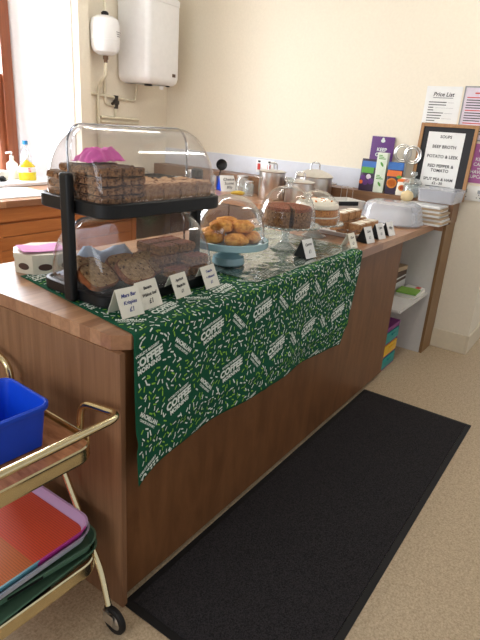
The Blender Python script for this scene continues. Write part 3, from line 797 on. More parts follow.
def lump(r_, h_, m_, seed, amp=.1, n=36):
    pr_ = []
    vs = []; fs = []; nz = 20
    for i in range(nz+1):
        a = -PI/2+PI*i/nz
        for k in range(n):
            b = 2*PI*k/n; d_ = Vector((math.cos(a)*math.cos(b), math.cos(a)*math.sin(b), math.sin(a)))
            s_ = 1+amp*noise.noise(d_*1.8+Vector((seed*7, 0, 0)))+amp*.5*noise.noise(d_*5+Vector((seed*3, 5, 0)))+amp*.35*noise.noise(d_*11+Vector((seed, 1, 4)))
            z = d_.z*h_/2*s_+h_/2; z = max(z, h_*.08)-h_*.08
            vs.append((d_.x*r_*s_, d_.y*r_*s_, z))
    fs = [(i*n+k, i*n+(k+1) % n, (i+1)*n+(k+1) % n, (i+1)*n+k) for i in range(nz) for k in range(n)]
    return MB().add(vs, fs, m_)
pm = meshes_of([lump(.046, .05, M['pastry'], k, .16) for k in range(4)], 'golden_pastry')
ps = []
for k in range(5):
    a = 2*PI/5*k+.3; ps.append((.835+.08*math.cos(a), .268+.08*math.sin(a), ZC+.0895, rg.uniform(0, 6)))
for k in range(3):
    a = 2*PI/3*k+.9; ps.append((.835+.05*math.cos(a), .268+.05*math.sin(a), ZC+.0895+.042, rg.uniform(0, 6)))
scatter(pm, 'golden_pastry', 'round golden brown pastry heaped under the dome on the blue stand', 'pastry', 'golden pastries on the blue stand', ps)

def glass_stand(name, label, x, y, zf, rp, hf):
    s = thing(name, label, 'cake stand', (x, y, zf), 0, 'pressed glass cake stands')
    f = MB(); f.lathe([(0, .002), (.062, 0), (.066, .004), (.05, .012), (.022, .03), (.014, hf*.5), (.022, hf*.72), (.034, hf-.012), (0, hf-.012)], M['glassfoot'], 40); f.build('foot', s)
    p = MB(); n = 48
    prof = [(0, hf-.0115), (rp*.6, hf-.0115), (rp, hf-.002), (rp+.004, hf+.006), (rp-.004, hf+.008), (rp*.62, hf-.002), (0, hf-.002)]
    p.lathe(prof, M['glassfoot'], n)
    for k in range(36):
        a = 2*PI*k/36; p.lathe([(0, -.007), (.005, -.004), (.007, 0), (.005, .004), (0, .007)], M['glassfoot'], 8, TR(((rp+.004)*math.cos(a), (rp+.004)*math.sin(a), hf+.002)))
    p.build('plate', s)
    return s
glass_stand('glass_cake_stand', 'pressed glass pedestal stand holding the dark brown cake', 1.27, .265, ZC, .145, .11)
d_ = thing('glass_dome', 'clear glass dome with ball knob over the dark brown cake', 'cake dome', (1.27, .265, ZC+.109), 0, 'clear cake domes')
dome(d_, .13, .172, 0, 'glass', True)
def wedge(r_, h_, a0, a1, ms, mt, seed, n=20, rin=0.0):
    m_ = MB(); vs = []; k_ = int(max(3, n*(a1-a0)/(2*PI))); prof = [(r_*.97, 0), (r_, h_*.3), (r_, h_*.85), (r_*.95, h_), (r_*.6, h_*1.04), (rin+.0001, h_*1.05)]
    full = []
    for i in range(k_+1):
        a = a0+(a1-a0)*i/k_
        for q, (rr, z) in enumerate(prof):
            rr2 = rr*(1+.02*noise.noise((math.cos(a)*4, math.sin(a)*4+q, seed))); vs.append((rr2*math.cos(a), rr2*math.sin(a), z+.003*noise.noise((a*4, rr*40, seed))*(z > 0)))
    P = len(prof)
    base = len(vs); vs += [(rin*math.cos(a0+(a1-a0)*i/k_), rin*math.sin(a0+(a1-a0)*i/k_), 0) for i in range(k_+1)]
    m_.v = vs; a_, t_ = m_.mslot(ms), m_.mslot(mt)
    for i in range(k_):
        for j in range(P-1): m_.f.append((i*P+j, i*P+j+1, (i+1)*P+j+1, (i+1)*P+j)); m_.mi.append(t_ if j >= 2 else a_)
        m_.f.append((i*P, (i+1)*P, base+i+1, base+i)); m_.mi.append(a_)
    for i in (0, k_): m_.f.append(tuple([base+i]+[i*P+j for j in range(P)])); m_.mi.append(a_)
    if rin > 0:
        for i in range(k_): m_.f.append((base+i, base+i+1, (i+1)*P+P-1, i*P+P-1)); m_.mi.append(a_)
    return m_
PZ = ZC+.1085
va = math.atan2(-.95-.265, -.87-1.27)
for i, (a0, a1) in enumerate(((.08, 1.1), (1.12, 2.12), (2.14, 3.14), (3.16, 4.16), (4.18, 5.16), (5.18, 6.18))):
    a0 += va+.22; a1 += va+.22; mid = (a0+a1)/2
    lab = ['nearest the camera, right of the cut', 'second on the side by the clear sheet', 'at the far right of the ring', 'at the back of the ring', 'at the far left of the ring', 'nearest the camera, left of the cut'][i]
    o = wedge(.112, .085, a0, a1, M['darkcake'], M['redcake'], i+1, rin=.012, n=40).build('dark_cake_wedge', loc=(1.27, .265, PZ), angle=50)
    tag(o, 'dark brown cake wedge under the glass dome, '+lab, 'cake slice', 'wedges of the dark cake')
glass_stand('glass_cake_stand', 'shorter pressed glass stand holding the iced carrot cake', 1.70, .335, H+.001, .14, .075)
d_ = thing('glass_dome', 'clear dome over the white iced carrot cake', 'cake dome', (1.70, .335, H+.0745), 0, 'clear cake domes')
dome(d_, .125, .165, 0, 'glass')
ck = thing('carrot_cake', 'round carrot cake with cream icing and orange pieces under a clear dome', 'cake', (1.70, .335, H+.075))
c_ = MB(); c_.lathe([(0, 0), (.108, 0), (.113, .008), (.113, .032), (.109, .036), (.109, .042), (.113, .046), (.113, .07), (.105, .078), (0, .078)], M['carrot'], 48); c_.build('sponge', ck)
MB().lathe([(.1035, .0355), (.1115, .0355), (.1118, .039), (.1115, .0425), (.1035, .0425)], M['icing'], 48).build('filling', ck)
ic = MB().lathe([(.07, .0785), (.108, .0785), (.114, .084), (.111, .1), (.095, .114), (.05, .12), (0, .121)], M['icing'], 48)
ic.v = [(x, y, z+.005*noise.noise((x*40, y*40, z*10))*(z > .08)) for x, y, z in ic.v]; ic.build('icing', ck)
for k in range(9):
    a = 2*PI*k/9; r_ = .075 if k % 2 else .05
    MB().box(-.014, .014, -.004, .004, 0, .008, M['orangebit'], .002, TR((r_*math.cos(a), r_*math.sin(a), .114)) @ RZ(a*2)).build('orange_piece', ck)
# banana-coloured utensil and blue cloth behind the blue stand
tag(crumple(.1, .09, .03, 8, M['bluecap'], 8).build('blue_cloth', loc=(.80, .47, ZC), solid=.001), 'small blue cloth lying behind the blue stand', 'cloth')
tag(MB().tube([(-.07, 0, .012), (-.03, .01, .014), (.02, .008, .014), (.07, -.01, .012)], .011, M['yellow'], 10, rs=[.004, .011, .012, .004]).build('yellow_handle', loc=(1.10, .46, ZC), rotz=.2), 'yellow handled utensil lying on the cloth behind the blue stand', 'utensil')

# ------------------------------------------------------------------ platter with slices, clear boxes
pl = MB(); pl.sweep(rrect(.25, .125, .03), [(-.03, 0), (-.02, .001), (0, .022), (.004, .023), (.004, .026), (-.002, .026), (-.022, .006)], M['white'], cap={0, 1})
PLX, PLY, PLR = 2.04, .255, -.02
tag(pl.build('platter', loc=(PLX, PLY, H+.001), rotz=PLR), 'white rectangular platter of sugar dusted cake slices', 'platter')
sm = meshes_of([rough_block(.085, .07, .05, M['tanside'], M['icing'], .002, seed=k+30) for k in range(2)], 'dusted_slice')
sp = [(PLX-.08+.09*i, PLY+.06, H+.008+.052*L, PLR) for i in range(4) for L in range(2) if not (L == 1 and i == 3)]+[(PLX-.05+.09*i, PLY-.04, H+.008, PLR) for i in range(3)]
sp = [s for s in sp if s[0] < PLX+.21]
scatter(sm, 'dusted_slice', 'brown slice with white dusted top on the rectangular platter', 'cake slice', 'dusted slices on the platter', sp)
bm_ = meshes_of([rough_block(.05, .05, .02, M['flap'], M['flaptop'], .003, seed=40)], 'brownie')
scatter(bm_, 'brownie', 'small dark brownie square at the near end of the platter', 'cake slice', 'brownies on the platter', [(PLX-.16, PLY-.06, H+.008, .2), (PLX-.165, PLY-.0, H+.008, -.1), (PLX-.105, PLY-.075, H+.008, .5)])
cbx = thing('cake_box', 'translucent plastic domed cake box on the bare worktop', 'cake box', (2.53, .215, H+.001))
o_ = rrect(.15, .19, .12, 10)
MB().sweep(o_, [(-.02, 0), (0, .004), (.006, .012), (-.006, .012)], M['frost'], cap={0}).build('base', cbx)
MB().sweep(o_, [(.004, .0125), (-.002, .02), (-.014, .09), (-.03, .125), (-.055, .137), (-.1, .14)], M['frost'], cap={1}).build('lid', cbx, solid=.0015)
MB().sweep(rrect(.11, .14, .07, 8), [(0, .0), (-.006, .05), (-.03, .062)], M['offwhite'], TR((0, 0, .013)), cap={0, 1}).build('inner_tray', cbx)
tag(lump(.043, .075, M['bun'], 3, .08).build('bread_bun', loc=(2.80, .225, H+.1215)), 'pale round bun beside the small glass jar', 'bun')
tag(MB().lathe([(0, 0), (.03, 0), (.033, .004), (.035, .12), (.033, .12), (.03, .006), (0, .005)], M['offwhite'], 32).lathe([(0, .119), (.037, .1165), (.037, .1205), (0, .1205)], M['offwhite'], 32).build('plastic_tub', loc=(2.80, .225, H+.0005)), 'white plastic tub under the round bun behind the cake box', 'tub')
rgs = random.Random(8)
for k in range(9):
    tag(MB().box(-.1, .095, -.12, .12, 0, .0125, M['kraft'] if k % 2 else M['paper'], .002).build('paper_bag_pad', loc=(2.775+rgs.uniform(-.006, .006), .055+.003*k+rgs.uniform(-.008, .008), H+.001+.0135*k), rotz=rgs.uniform(-.05, .05)),
        'pad of folded paper bags in the fanned stack under the clear box', 'paper bags', 'paper bag pads under the clear box')
fb = thing('food_box', 'clear lidded food box on the stack of paper bags', 'food box', (2.84, .015, 1.0615))
o_ = rrect(.135, .12, .025)
MB().sweep(o_, [(-.015, 0), (-.008, .002), (0, .07), (-.003, .07), (-.011, .004), (-.02, .003)], M['frost'], cap={0}).build('body', fb)
MB().sweep(o_, [(.004, .065), (.006, .071), (.004, .081), (-.01, .083), (-.016, .079)], M['frost'], cap={1}).build('lid', fb)
# ------------------------------------------------------------------ on the pipe ledge
LZ = 1.0605
def ledge_item(name, label, cat, y, x=2.955, rz=-PI/2, z=LZ): return thing(name, label, cat, (x, y, z), rz)
# soup board: local x runs along the board, front faces -y (rz -90 deg turns that to face -x)
sb = thing('soup_board', 'oak framed black board with a white soup menu leaning on the far wall', 'menu board', (2.988, .09, LZ+.001), -PI/2)
BW, BH = .375, .485; TB = RX(-.055)
fr = MB()
for a in ((-BW/2, -BW/2+.022, 0, BH), (BW/2-.022, BW/2, 0, BH), (-BW/2+.022, BW/2-.022, 0, .022), (-BW/2+.022, BW/2-.022, BH-.022, BH)):
    fr.box(a[0], a[1], -.008, .012, a[2], a[3], M['frame'], .002, TB)
fr.build('frame', sb, smooth=False)
MB().box(-BW/2+.021, BW/2-.021, 0, .008, .021, BH-.021, M['slate'], 0, TB).build('backing', sb, smooth=False)
MB().box(-.128, .112, -.0015, -.0003, .062, .432, M['paper'], 0, TB).build('menu_sheet', sb, smooth=False)
l = MB(); Tx = TB @ TR((-.008, -.0022, 0)) @ RX(PI/2)
for s, z, sz in (('SOUPS', .402, .026), ('BEEF BROTH', .338, .028), ('POTATO & LEEK', .275, .028), ('RED PEPPER &', .214, .028), ('TOMATO', .184, .028), ('SPLIT PEA & HAM', .127, .026), ('£2 - 50', .101, .024)):
    put_text(l, s, sz, Tx @ TR((0, z, 0)), M['ink'], bold=.0006)
l.box(-.085, .085, -.0022, -.0016, .078, .083, M['ink'], 0, TB)
l.build('lettering', sb, smooth=False, fix=False)

def wall_sheet(name, label, cat, y0, y1, z0, z1, m, draw, th=.002, border=None):
    """flat sheet fixed to the far wall; local x along the sheet, origin at its bottom centre"""
    t = thing(name, label, cat, (LX-.0008, (y0+y1)/2, z0), -PI/2); wd, ht = y1-y0, z1-z0
    MB().box(-wd/2, wd/2, -th, 0, 0, ht, M[m]).build('sheet', t, smooth=False)
    if border:
        b = MB()
        for a in ((-wd/2, -wd/2+.008, 0, ht), (wd/2-.008, wd/2, 0, ht), (-wd/2+.008, wd/2-.008, ht-.008, ht), (-wd/2+.008, wd/2-.008, 0, .008)): b.box(a[0], a[1], -th-.003, -th, a[2], a[3], M[border])
        b.build('frame', t, smooth=False)
    l = MB(); draw(l, wd, ht, TR((0, -th-.0008, 0)) @ RX(PI/2), -th-.0007)
    l.build('print', t, smooth=False, fix=False)
    return t
rgp = random.Random(2)
def d_price(l, wd, ht, T, y):
    put_text(l, 'Price List', .036, T @ TR((0, ht-.05, 0)), M['ink'], bold=.0006, shear=.2)
    l.box(-.065, .065, y-.0003, y, ht-.072, ht-.069, M['ink'])
    for k in range(12):
        z = ht-.1-.0165*k; a = rgp.uniform(.03, .12)
        l.box(-wd*.38, -wd*.38+a, y-.0003, y, z, z+.005, M['ink'])
        if k % 2 == 0: l.box(-wd*.38+a+.01, wd*.33, y-.0003, y, z, z+.0015, M['grey'])
wall_sheet('price_list', 'white price list sheet pinned to the wall above the soup board', 'poster', .055, .287, 1.455, 1.775, 'paper', d_price)
def d_notice(l, wd, ht, T, y):
    l.box(-.05, .05, y-.0003, y, ht-.045, ht-.037, M['red'])
    for k in range(15):
        z = ht-.07-.0155*k; l.box(-wd*.4, -wd*.4+rgp.uniform(.1, .19), y-.0003, y, z, z+.0055, M['ink'] if k % 5 else M['red'])
wall_sheet('framed_notice', 'lilac notice in a clip frame right of the price list', 'poster', -.195, .042, 1.452, 1.78, 'lilac', d_notice, border='grey')
def cupcake(l, T, s, m1):
    l.lathe([(0, 0), (s*.5, 0), (s*.5, .0006), (0, .0006)], m1, 20, T @ TR((0, s*.35, 0)) @ Matrix.Diagonal((1, .75, 1, 1)))
    l.lathe([(0, 0), (s*.3, 0), (s*.3, .0006), (0, .0006)], m1, 16, T @ TR((0, s*.75, 0)))
    l.add([(-s*.42, .2*s, .0004), (-s*.3, -.4*s, .0004), (s*.3, -.4*s, .0004), (s*.42, .2*s, .0004)], [(0, 1, 2, 3)], M['purple'] if m1 is M['prwhite'] else m1, T)
def d_cup(l, wd, ht, T, y):
    cupcake(l, T @ TR((0, ht-.055, 0)), .042, M['prwhite'])
    for s, z in (('KEEP', .15), ('CALM', .118), ('and', .094), ('HAVE A', .07), ('CUPCAKE', .04)):
        put_text(l, s, .03 if s != 'and' else .014, T @ TR((0, z, 0)), M['prwhite'], bold=.0006)
wall_sheet('cupcake_poster', 'mauve keep calm poster on the wall right of the soup board', 'poster', -.225, -.062, 1.19, 1.437, 'mauve', d_cup)
so = thing('wall_socket', 'cream double wall socket under the mauve poster', 'socket', (LX-.0008, -.135, 1.075), -PI/2)
MB().box(-.08, .08, -.012, 0, 0, .098, M['offwhite'], .004).build('plate', so)
for sx in (-.045, .045):
    MB().box(sx-.012, sx+.012, -.0135, -.0125, .05, .072, M['grey'], .0005).build('switch', so)
    h_ = MB()
    for dx, dz in ((0, .042), (-.011, .022), (.011, .022)): h_.box(sx+dx-.003, sx+dx+.003, -.0134, -.0124, dz-.003, dz+.003, M['ink'])
    h_.build('pin_holes', so, smooth=False)
cs = thing('cooker_switch', 'white switch plate with two red rockers on the splashback above the pots', 'switch', (LX-.0128, 1.51, 1.085), -PI/2)
MB().box(-.085, .085, -.01, 0, 0, .1, M['white'], .003).build('plate', cs)
for sx in (-.055, .045):
    MB().box(sx-.013, sx+.013, -.0165, -.0105, .02, .07, M['red'], .003).build('rocker', cs)
    MB().box(sx-.012, sx+.012, -.0125, -.0105, .08, .094, M['ink'], .001).build('indicator', cs)
# purple sign, packets
ks = thing('keep_calm_sign', 'purple keep calm sign behind the fruit tea packets', 'sign', (3.006, .53, LZ+.001), -PI/2)
MB().box(-.085, .085, -.006, 0, 0, .375, M['purple'], .001, RX(-.03)).build('board', ks)
l = MB(); Tx = RX(-.03) @ TR((0, -.0068, 0)) @ RX(PI/2)
cupcake(l, Tx @ TR((0, .335, 0)), .032, M['prwhite'])
for s, z in (('KEEP', .285), ('CALM', .25), ('and', .222), ('EAT', .195), ('CAKE', .162)): put_text(l, s, .034 if s != 'and' else .014, Tx @ TR((0, z, 0)), M['prwhite'], bold=.0008)
l.build('lettering', ks, smooth=False, fix=False)
def packet(name, label, y, wd, ht, dp, mats, x=2.925, rz=0, lean=0):
    t = thing(name, label, 'packet', (x, y, LZ+.001), -PI/2+rz, 'drink packets on the ledge')
    n = 10; vs = []; m_ = MB()
    def f(a, b):
        th_ = 2*PI*a; z = b*ht; k = (1-b**3*.85)
        c, s = math.cos(th_), math.sin(th_)
        return (wd/2*math.copysign(abs(c)**.5, c)*(1+.02*math.sin(b*9)), dp/2*k*math.copysign(abs(s)**.5, s), z)
    m_.grid(f, 32, 12, M[mats[0]])
    m_.add([f(i/32, 0) for i in range(32)], [tuple(reversed(range(32)))], M[mats[0]])
    m_.build('pouch', t)
    p = MB()
    def patch(x0, x1, z0, z1, mm):
        p.grid(lambda a, b: (x0+(x1-x0)*a, -dp/2*(1-((z0+(z1-z0)*b)/ht)**3*.85)-.0016, z0+(z1-z0)*b), 4, 4, M[mm])
    def spot(x_, z_, r_, mm, sy=1):
        yy = -dp/2*(1-(z_/ht)**3*.85)-.0022
        p.lathe([(0, 0), (r_, 0), (r_, .0008), (0, .0008)], M[mm], 18, TR((x_, yy, z_)) @ RX(PI/2) @ Matrix.Diagonal((1, sy, 1, 1)))
    mats[1](patch, spot); p.build('artwork', t, smooth=False, fix=False)
    return t
def art_dark(pa, sp_):
    pa(-.055, .055, .165, .205, 'skyblue'); pa(-.05, .04, .125, .165, 'packgreen')
    for x_, z_, r_ in ((-.03, .09, .02), (.01, .1, .018), (.03, .07, .022), (-.01, .06, .02)): sp_(x_, z_, r_, 'lilac' if r_ < .02 else 'purple')
    sp_(-.042, .06, .014, 'packorange')
packet('tea_packet', 'dark purple packet with green and blue top, first on the ledge', .565, .125, .22, .06, ('packpurple', art_dark))
def art_or(pa, sp_):
    pa(-.055, .055, .165, .215, 'skyblue'); pa(-.05, .05, .12, .16, 'packorange')
    sp_(-.01, .075, .035, 'orangebit'); sp_(-.01, .075, .026, 'packorange'); sp_(.035, .12, .018, 'packgreen', .6)
packet('tea_packet', 'blue topped packet with orange fruit beside the pale box', .375, .105, .215, .055, ('packpurple', art_or), rz=.15)
def art_pale(pa, sp_):
    pa(-.04, .04, .09, .11, 'packorange'); sp_(0, .05, .026, 'orangebit', .8); sp_(.0, .05, .016, 'red', .8)
packet('tea_packet', 'small pale packet with an orange picture next to the menu board', .305, .085, .12, .04, ('cream', art_pale), x=2.92, rz=.1)
tb = thing('tea_box', 'tall pale green and white tea box between the dark packets', 'box', (2.92, .475, LZ+.001), -PI/2+.12)
MB().box(-.036, .036, -.03, .03, 0, .27, M['packpale'], .0015).build('carton', tb)
l = MB()
for z in (.03, .165):
    for k in range(3): l.box(-.024, .024-.012*k, -.0309, -.0303, z+.062+.011*k, z+.068+.011*k, M['packgreen'])
    l.lathe([(0, 0), (.014, 0), (.014, .0006), (0, .0006)], M['packgreen'], 16, TR((.004, -.0303, z+.028)) @ RX(PI/2) @ RZ(.6) @ Matrix.Diagonal((.55, 1.3, 1, 1)))
l.build('artwork', tb, smooth=False)
rr = thing('ring_stand', 'pair of silver wire rings behind the orange packet', 'rings', (2.998, .335, LZ+.001), -PI/2)
for k, (cx_, cz_) in enumerate(((-.035, .275), (.04, .27))):
    for r_ in (.058, .044): MB().tube([(cx_+r_*math.cos(a), -.012*k-.004*(r_ < .05), cz_+r_*math.sin(a)) for a in [2*PI*q/36 for q in range(36)]], .0055, M['steel'], 8, closed=True).build('ring', rr)
MB().tube([(0, 0, 0), (0, 0, .25)], .006, M['steel'], 8).build('post', rr)
MB().lathe([(0, 0), (.03, 0), (.03, .006), (0, .008)], M['steel'], 20).build('base', rr)
gj = thing('glass_jar', 'glass lidded jar in front of the menu board', 'jar', (2.90, .235, LZ+.0005))
GR = .055
MB().lathe([(0, 0), (GR, 0), (GR+.004, .006), (GR+.004, .07), (GR-.006, .085), (GR-.008, .085), (GR, .07), (GR, .006), (0, .004)], M['glassfoot'], 32).build('body', gj)
MB().lathe([(0, .086), (GR+.008, .086), (GR+.01, .094), (GR-.01, .118), (.014, .126), (.01, .134), (.024, .146), (.022, .166), (0, .172)], M['glassfoot'], 32).build('lid', gj)
tent((2.91, .305, LZ+.0005), -1.1, .08, .07, [], 'yellowish folded card leaning by the bun', 'ink')
# ------------------------------------------------------------------ pots and far worktop
def pot(label, x, y, r_, h_, dome_h, side=True):
    t = thing('stock_pot', label, 'cooking pot', (x, y, H+.001), -.7, 'steel pots by the far wall')
    MB().lathe([(0, 0), (r_-.006, 0), (r_, .008), (r_, h_-.004), (r_+.004, h_), (r_-.003, h_), (r_-.004, .012), (0, .01)], M['steel'], 48).build('body', t)
    l = MB(); l.lathe([(0, h_+.001), (r_+.006, h_+.001), (r_+.007, h_+.005), (r_*.8, h_+.005+dome_h*.5), (r_*.35, h_+.004+dome_h), (0, h_+.005+dome_h)], M['steel'], 48); lo = l.build('lid', t)
    z = h_+.002+dome_h
    MB().tube(bend([(-.035, 0, z), (-.032, 0, z+.05), (.032, 0, z+.05), (.035, 0, z)], .03), .006, M['chrome'], 10).build('lid_handle', lo)
    for sx in (-1, 1):
        MB().tube(bend([(sx*(r_-.001), -.04, h_*.78), (sx*(r_+.035), -.04, h_*.8), (sx*(r_+.035), .04, h_*.8), (sx*(r_-.001), .04, h_*.78)], .025), .005, M['chrome'], 8).build('handle', t)
pot('tall steel pot leftmost of the three before the red switches', 2.75, 1.27, .1, .205, .012)
pot('tall steel pot in the middle of the three', 2.42, .845, .096, .19, .014)
pot('wide steel pot with domed lid, largest of the three', 2.73, .90, .132, .21, .045)
ut = thing('utensil_pot', 'steel utensil pot at the back of the far worktop', 'pot', (2.84, 1.88, H+.001))
MB().lathe([(0, 0), (.045, 0), (.047, .004), (.047, .11), (.044, .11), (.043, .006), (0, .005)], M['steel'], 32).build('body', ut)
ld = MB(); ld.tube([(0, 0, .012), (.005, -.03, .12), (0, -.045, .17)], .005, M['black'])
ld.lathe([(0, 0), (.03, .006), (.046, .025), (.043, .026), (.028, .01), (0, .004)], M['black'], 28, TR((0, -.05, .2)) @ RZ(.75) @ RY(-PI/2+.15) @ TR((0, 0, -.012)))
tag(ld.build('ladle', loc=(2.84, 1.88, H+.0015)), 'black ladle standing head up behind the scone card', 'ladle')
def jar_small(x, y, lab, r_=.04, h_=.11, lidm='steel'):
    t = thing('storage_jar', lab, 'jar', (x, y, H+.001), 0, 'small jars on the far worktop')
    MB().lathe([(0, 0), (r_, 0), (r_+.002, .005), (r_+.002, h_*.75), (r_*.8, h_*.88), (r_*.8, h_*.9), (0, h_*.9)], M['glassfoot'], 28).build('body', t)
    MB().lathe([(0, h_*.905), (r_*.86, h_*.905), (r_*.86, h_), (0, h_+.002)], M[lidm], 28).build('lid', t)
jar_small(2.80, 1.58, 'small glass jar with steel lid right of the scone card', .05, .14)
jar_small(2.72, 1.46, 'small glass jar with steel lid left of the tall pots', .04, .115)
jar_small(2.83, 2.13, 'small glass jar with white lid seen through the upper tier lid', .05, .13, 'white')
tag(MB().tube([Vector((.085*math.cos(a), .085*math.sin(a), .016)) for a in [PI*.25+PI*.5*k/10 for k in range(11)]], .016, M['banana'], 10, rs=[.006, .012, .015, .017, .018, .018, .018, .017, .015, .011, .006]).build('banana', loc=(2.62, 1.46, H+.003), rotz=-.6), 'banana lying on the far worktop between the jars', 'banana')
rt_ = thing('roasting_tin', 'dark roasting tin at the far corner seen through the upper tier lid', 'baking tin', (2.68, 2.36, H+.001), PI/2)
MB().sweep(rrect(.17, .12, .03), [(-.02, 0), (0, .055), (.01, .057), (.01, .06), (-.003, .06), (-.022, .004)], M['valve'], cap={0, 1}).build('tin', rt_)
for sx in (-1, 1): MB().tube(bend([(sx*.178, -.04, .056), (sx*.2, -.04, .075), (sx*.2, .04, .075), (sx*.178, .04, .056)], .02), .005, M['steel']).build('handle', rt_)
for k in range(5): tag(MB().lathe([(0, 0), (.06, 0), (.11, .012), (.112, .014), (.06, .004), (0, .004)], M['white'], 40).build('dinner_plate', loc=(2.64, 1.98+.002*k, H+.001+.0062*k)), 'white plate in the stack on the far worktop', 'plate', 'white plates on the far worktop')
# clutter behind the platter
wb = thing('storage_crate', 'white plastic crate with a dark handle bar behind the platter', 'crate', (2.53, .58, H+.001), -.55)
MB().sweep(rrect(.11, .085, .015), [(-.01, 0), (0, .1), (.006, .102), (.006, .106), (-.003, .106), (-.013, .004)], M['offwhite'], cap={0, 1}).build('body', wb)
MB().box(-.075, .075, -.1, -.088, .075, .102, M['black'], .004).build('handle', wb)
for k in range(3): tag(MB().lathe([(0, 0), (.025, 0), (.036, .03), (.04, .075), (.038, .075), (.034, .03), (.022, .005), (0, .004)], M['white'] if k else M['glass'], 28).build('cup', loc=((2.72, .56, H+.001), (2.80, .47, H+.001), (2.81, .56, H+.001))[k]), ['clear glass tumbler by the ledge behind the crate', 'white cup nearest the cake box behind the crate', 'white cup against the ledge behind the crate'][k], 'cup')
tg = thing('chrome_rack', 'chrome wire rack with hooks standing against the ledge', 'rack', (2.81, .665, H+.001), -PI/2)
for z in (.06, .155): MB().tube([(-.045, -.0, z), (.045, -.0, z)], .004, M['chrome'], 8).build('rail', tg)
for x_ in (-.045, 0, .045): MB().tube(bend([(x_, -.05, .003), (x_, 0, .003), (x_, 0, .165)], .01), .004, M['chrome'], 8).build('upright', tg)

# ------------------------------------------------------------------ shelf contents
SZ = .4505
bf = thing('box_file', 'grey white box file at the back of the open shelf', 'box file', (2.69, .185, SZ))
MB().box(-.11, .11, -.05, .05, 0, .1, M['offwhite'], .003).build('case', bf, smooth=False); MB().box(-.1, .1, -.0506, -.0502, .07, .09, M['brown']).build('spine_band', bf, smooth=False)
tag(MB().box(-.11, .11, -.05, .05, 0, .035, M['brown'], .002).build('brown_book', loc=(2.685, .185, SZ+.1005), rotz=.0, smooth=False), 'brown book lying on top of the box file', 'book')
tag(MB().box(-.1, .1, -.045, .045, 0, .03, M['kraft'], .002).build('card_box', loc=(2.69, .185, SZ+.136), rotz=-.1, smooth=False), 'small tan card box topmost on the shelf pile', 'box')
for k in range(4):
    tag(MB().box(-.11, .11, -.065, .065, 0, .006, M['paper'] if k % 2 else M['cream'], .0008).build('magazine', loc=(2.655+.006*k, .048-.001*k, SZ+.0002+.0065*k), rotz=.04*k-.06, smooth=False), 'pale magazine in the low pile at the front of the open shelf', 'magazine', 'pale magazines on the open shelf')
tag(MB().box(-.07, .07, -.065, .065, 0, .012, M['lime'], .001).build('green_folder', loc=(2.62, .05, SZ+.0265), rotz=.08, smooth=False), 'bright green folder lying on the magazines on the open shelf', 'folder')
lf_ = thing('leaflet', 'white leaflet with a red printed corner at the front right of the shelf', 'leaflet', (2.725, .05, SZ+.0272), -.08)
MB().box(-.02, .06, -.06, .06, 0, .004, M['paper'], .0008).build('sheet', lf_, smooth=False); MB().box(.0, .05, -.04, -.01, .0042, .0048, M['red']).build('red_print', lf_, smooth=False)
dt = thing('drawer_tower', 'purple plastic drawer tower with teal and yellow drawers under the shelf', 'drawer tower', (2.40, .15, .0005), .0)
c_ = MB(); W_, D_, HT = .122, .11, .285
for sx in (-1, 1): c_.box(sx*W_-.005, sx*W_+.005, -D_, D_, 0, HT, M['violet'], .002)
for z in (0, .09, .18, .27): c_.box(-W_+.005, W_-.005, -D_, D_, z, z+.012, M['violet'], .002)
c_.box(-W_, W_, D_-.006, D_, 0, HT, M['violet']); c_.box(-W_-.004, W_+.004, -D_-.004, D_+.004, HT+.0005, HT+.02, M['violet'], .006); c_.build('frame', dt)
for k, m_ in enumerate(('teal', 'yellow', 'teal')):
    o = MB().box(-W_+.007, W_-.007, -D_-.006, D_-.01, .014+.09*k, .086+.09*k, M[m_], .006).build('drawer', dt)
    MB().box(-.028, .028, -D_-.014, -D_-.0065, .058+.09*k, .07+.09*k, M[m_], .003).build('drawer_pull', o)

# ------------------------------------------------------------------ trolley
TX1, TX0, TY0, TY1 = -.042, -.50, .028, .56
tcx, tcy = (TX0+TX1)/2, (TY0+TY1)/2; hx, hy = (TX1-TX0)/2, (TY1-TY0)/2
tr = thing('tea_trolley', 'gilt framed two tier tea trolley with wood grain trays beside the counter end', 'trolley', (tcx, tcy, 0), -.03)
def tier_tray(z):
    o_ = rrect(hx-.004, hy-.004, .06, 8)
    MB().sweep(o_, [(0, z), (0, z+.012)], M['wood_tray'], cap={0, 1}).build('tray_board', tr, smooth=False)
    MB().sweep(o_, [(.0005, z-.012), (.004, z-.012), (.0055, z-.006), (.004, z), (.0055, z+.006), (.004, z+.012), (.0055, z+.018), (.004, z+.024), (.006, z+.03), (.003, z+.034), (.0005, z+.032)], M['gold']).build('gallery_rim', tr)
UZ, LZ_ = .61, .225
tier_tray(UZ); tier_tray(LZ_)
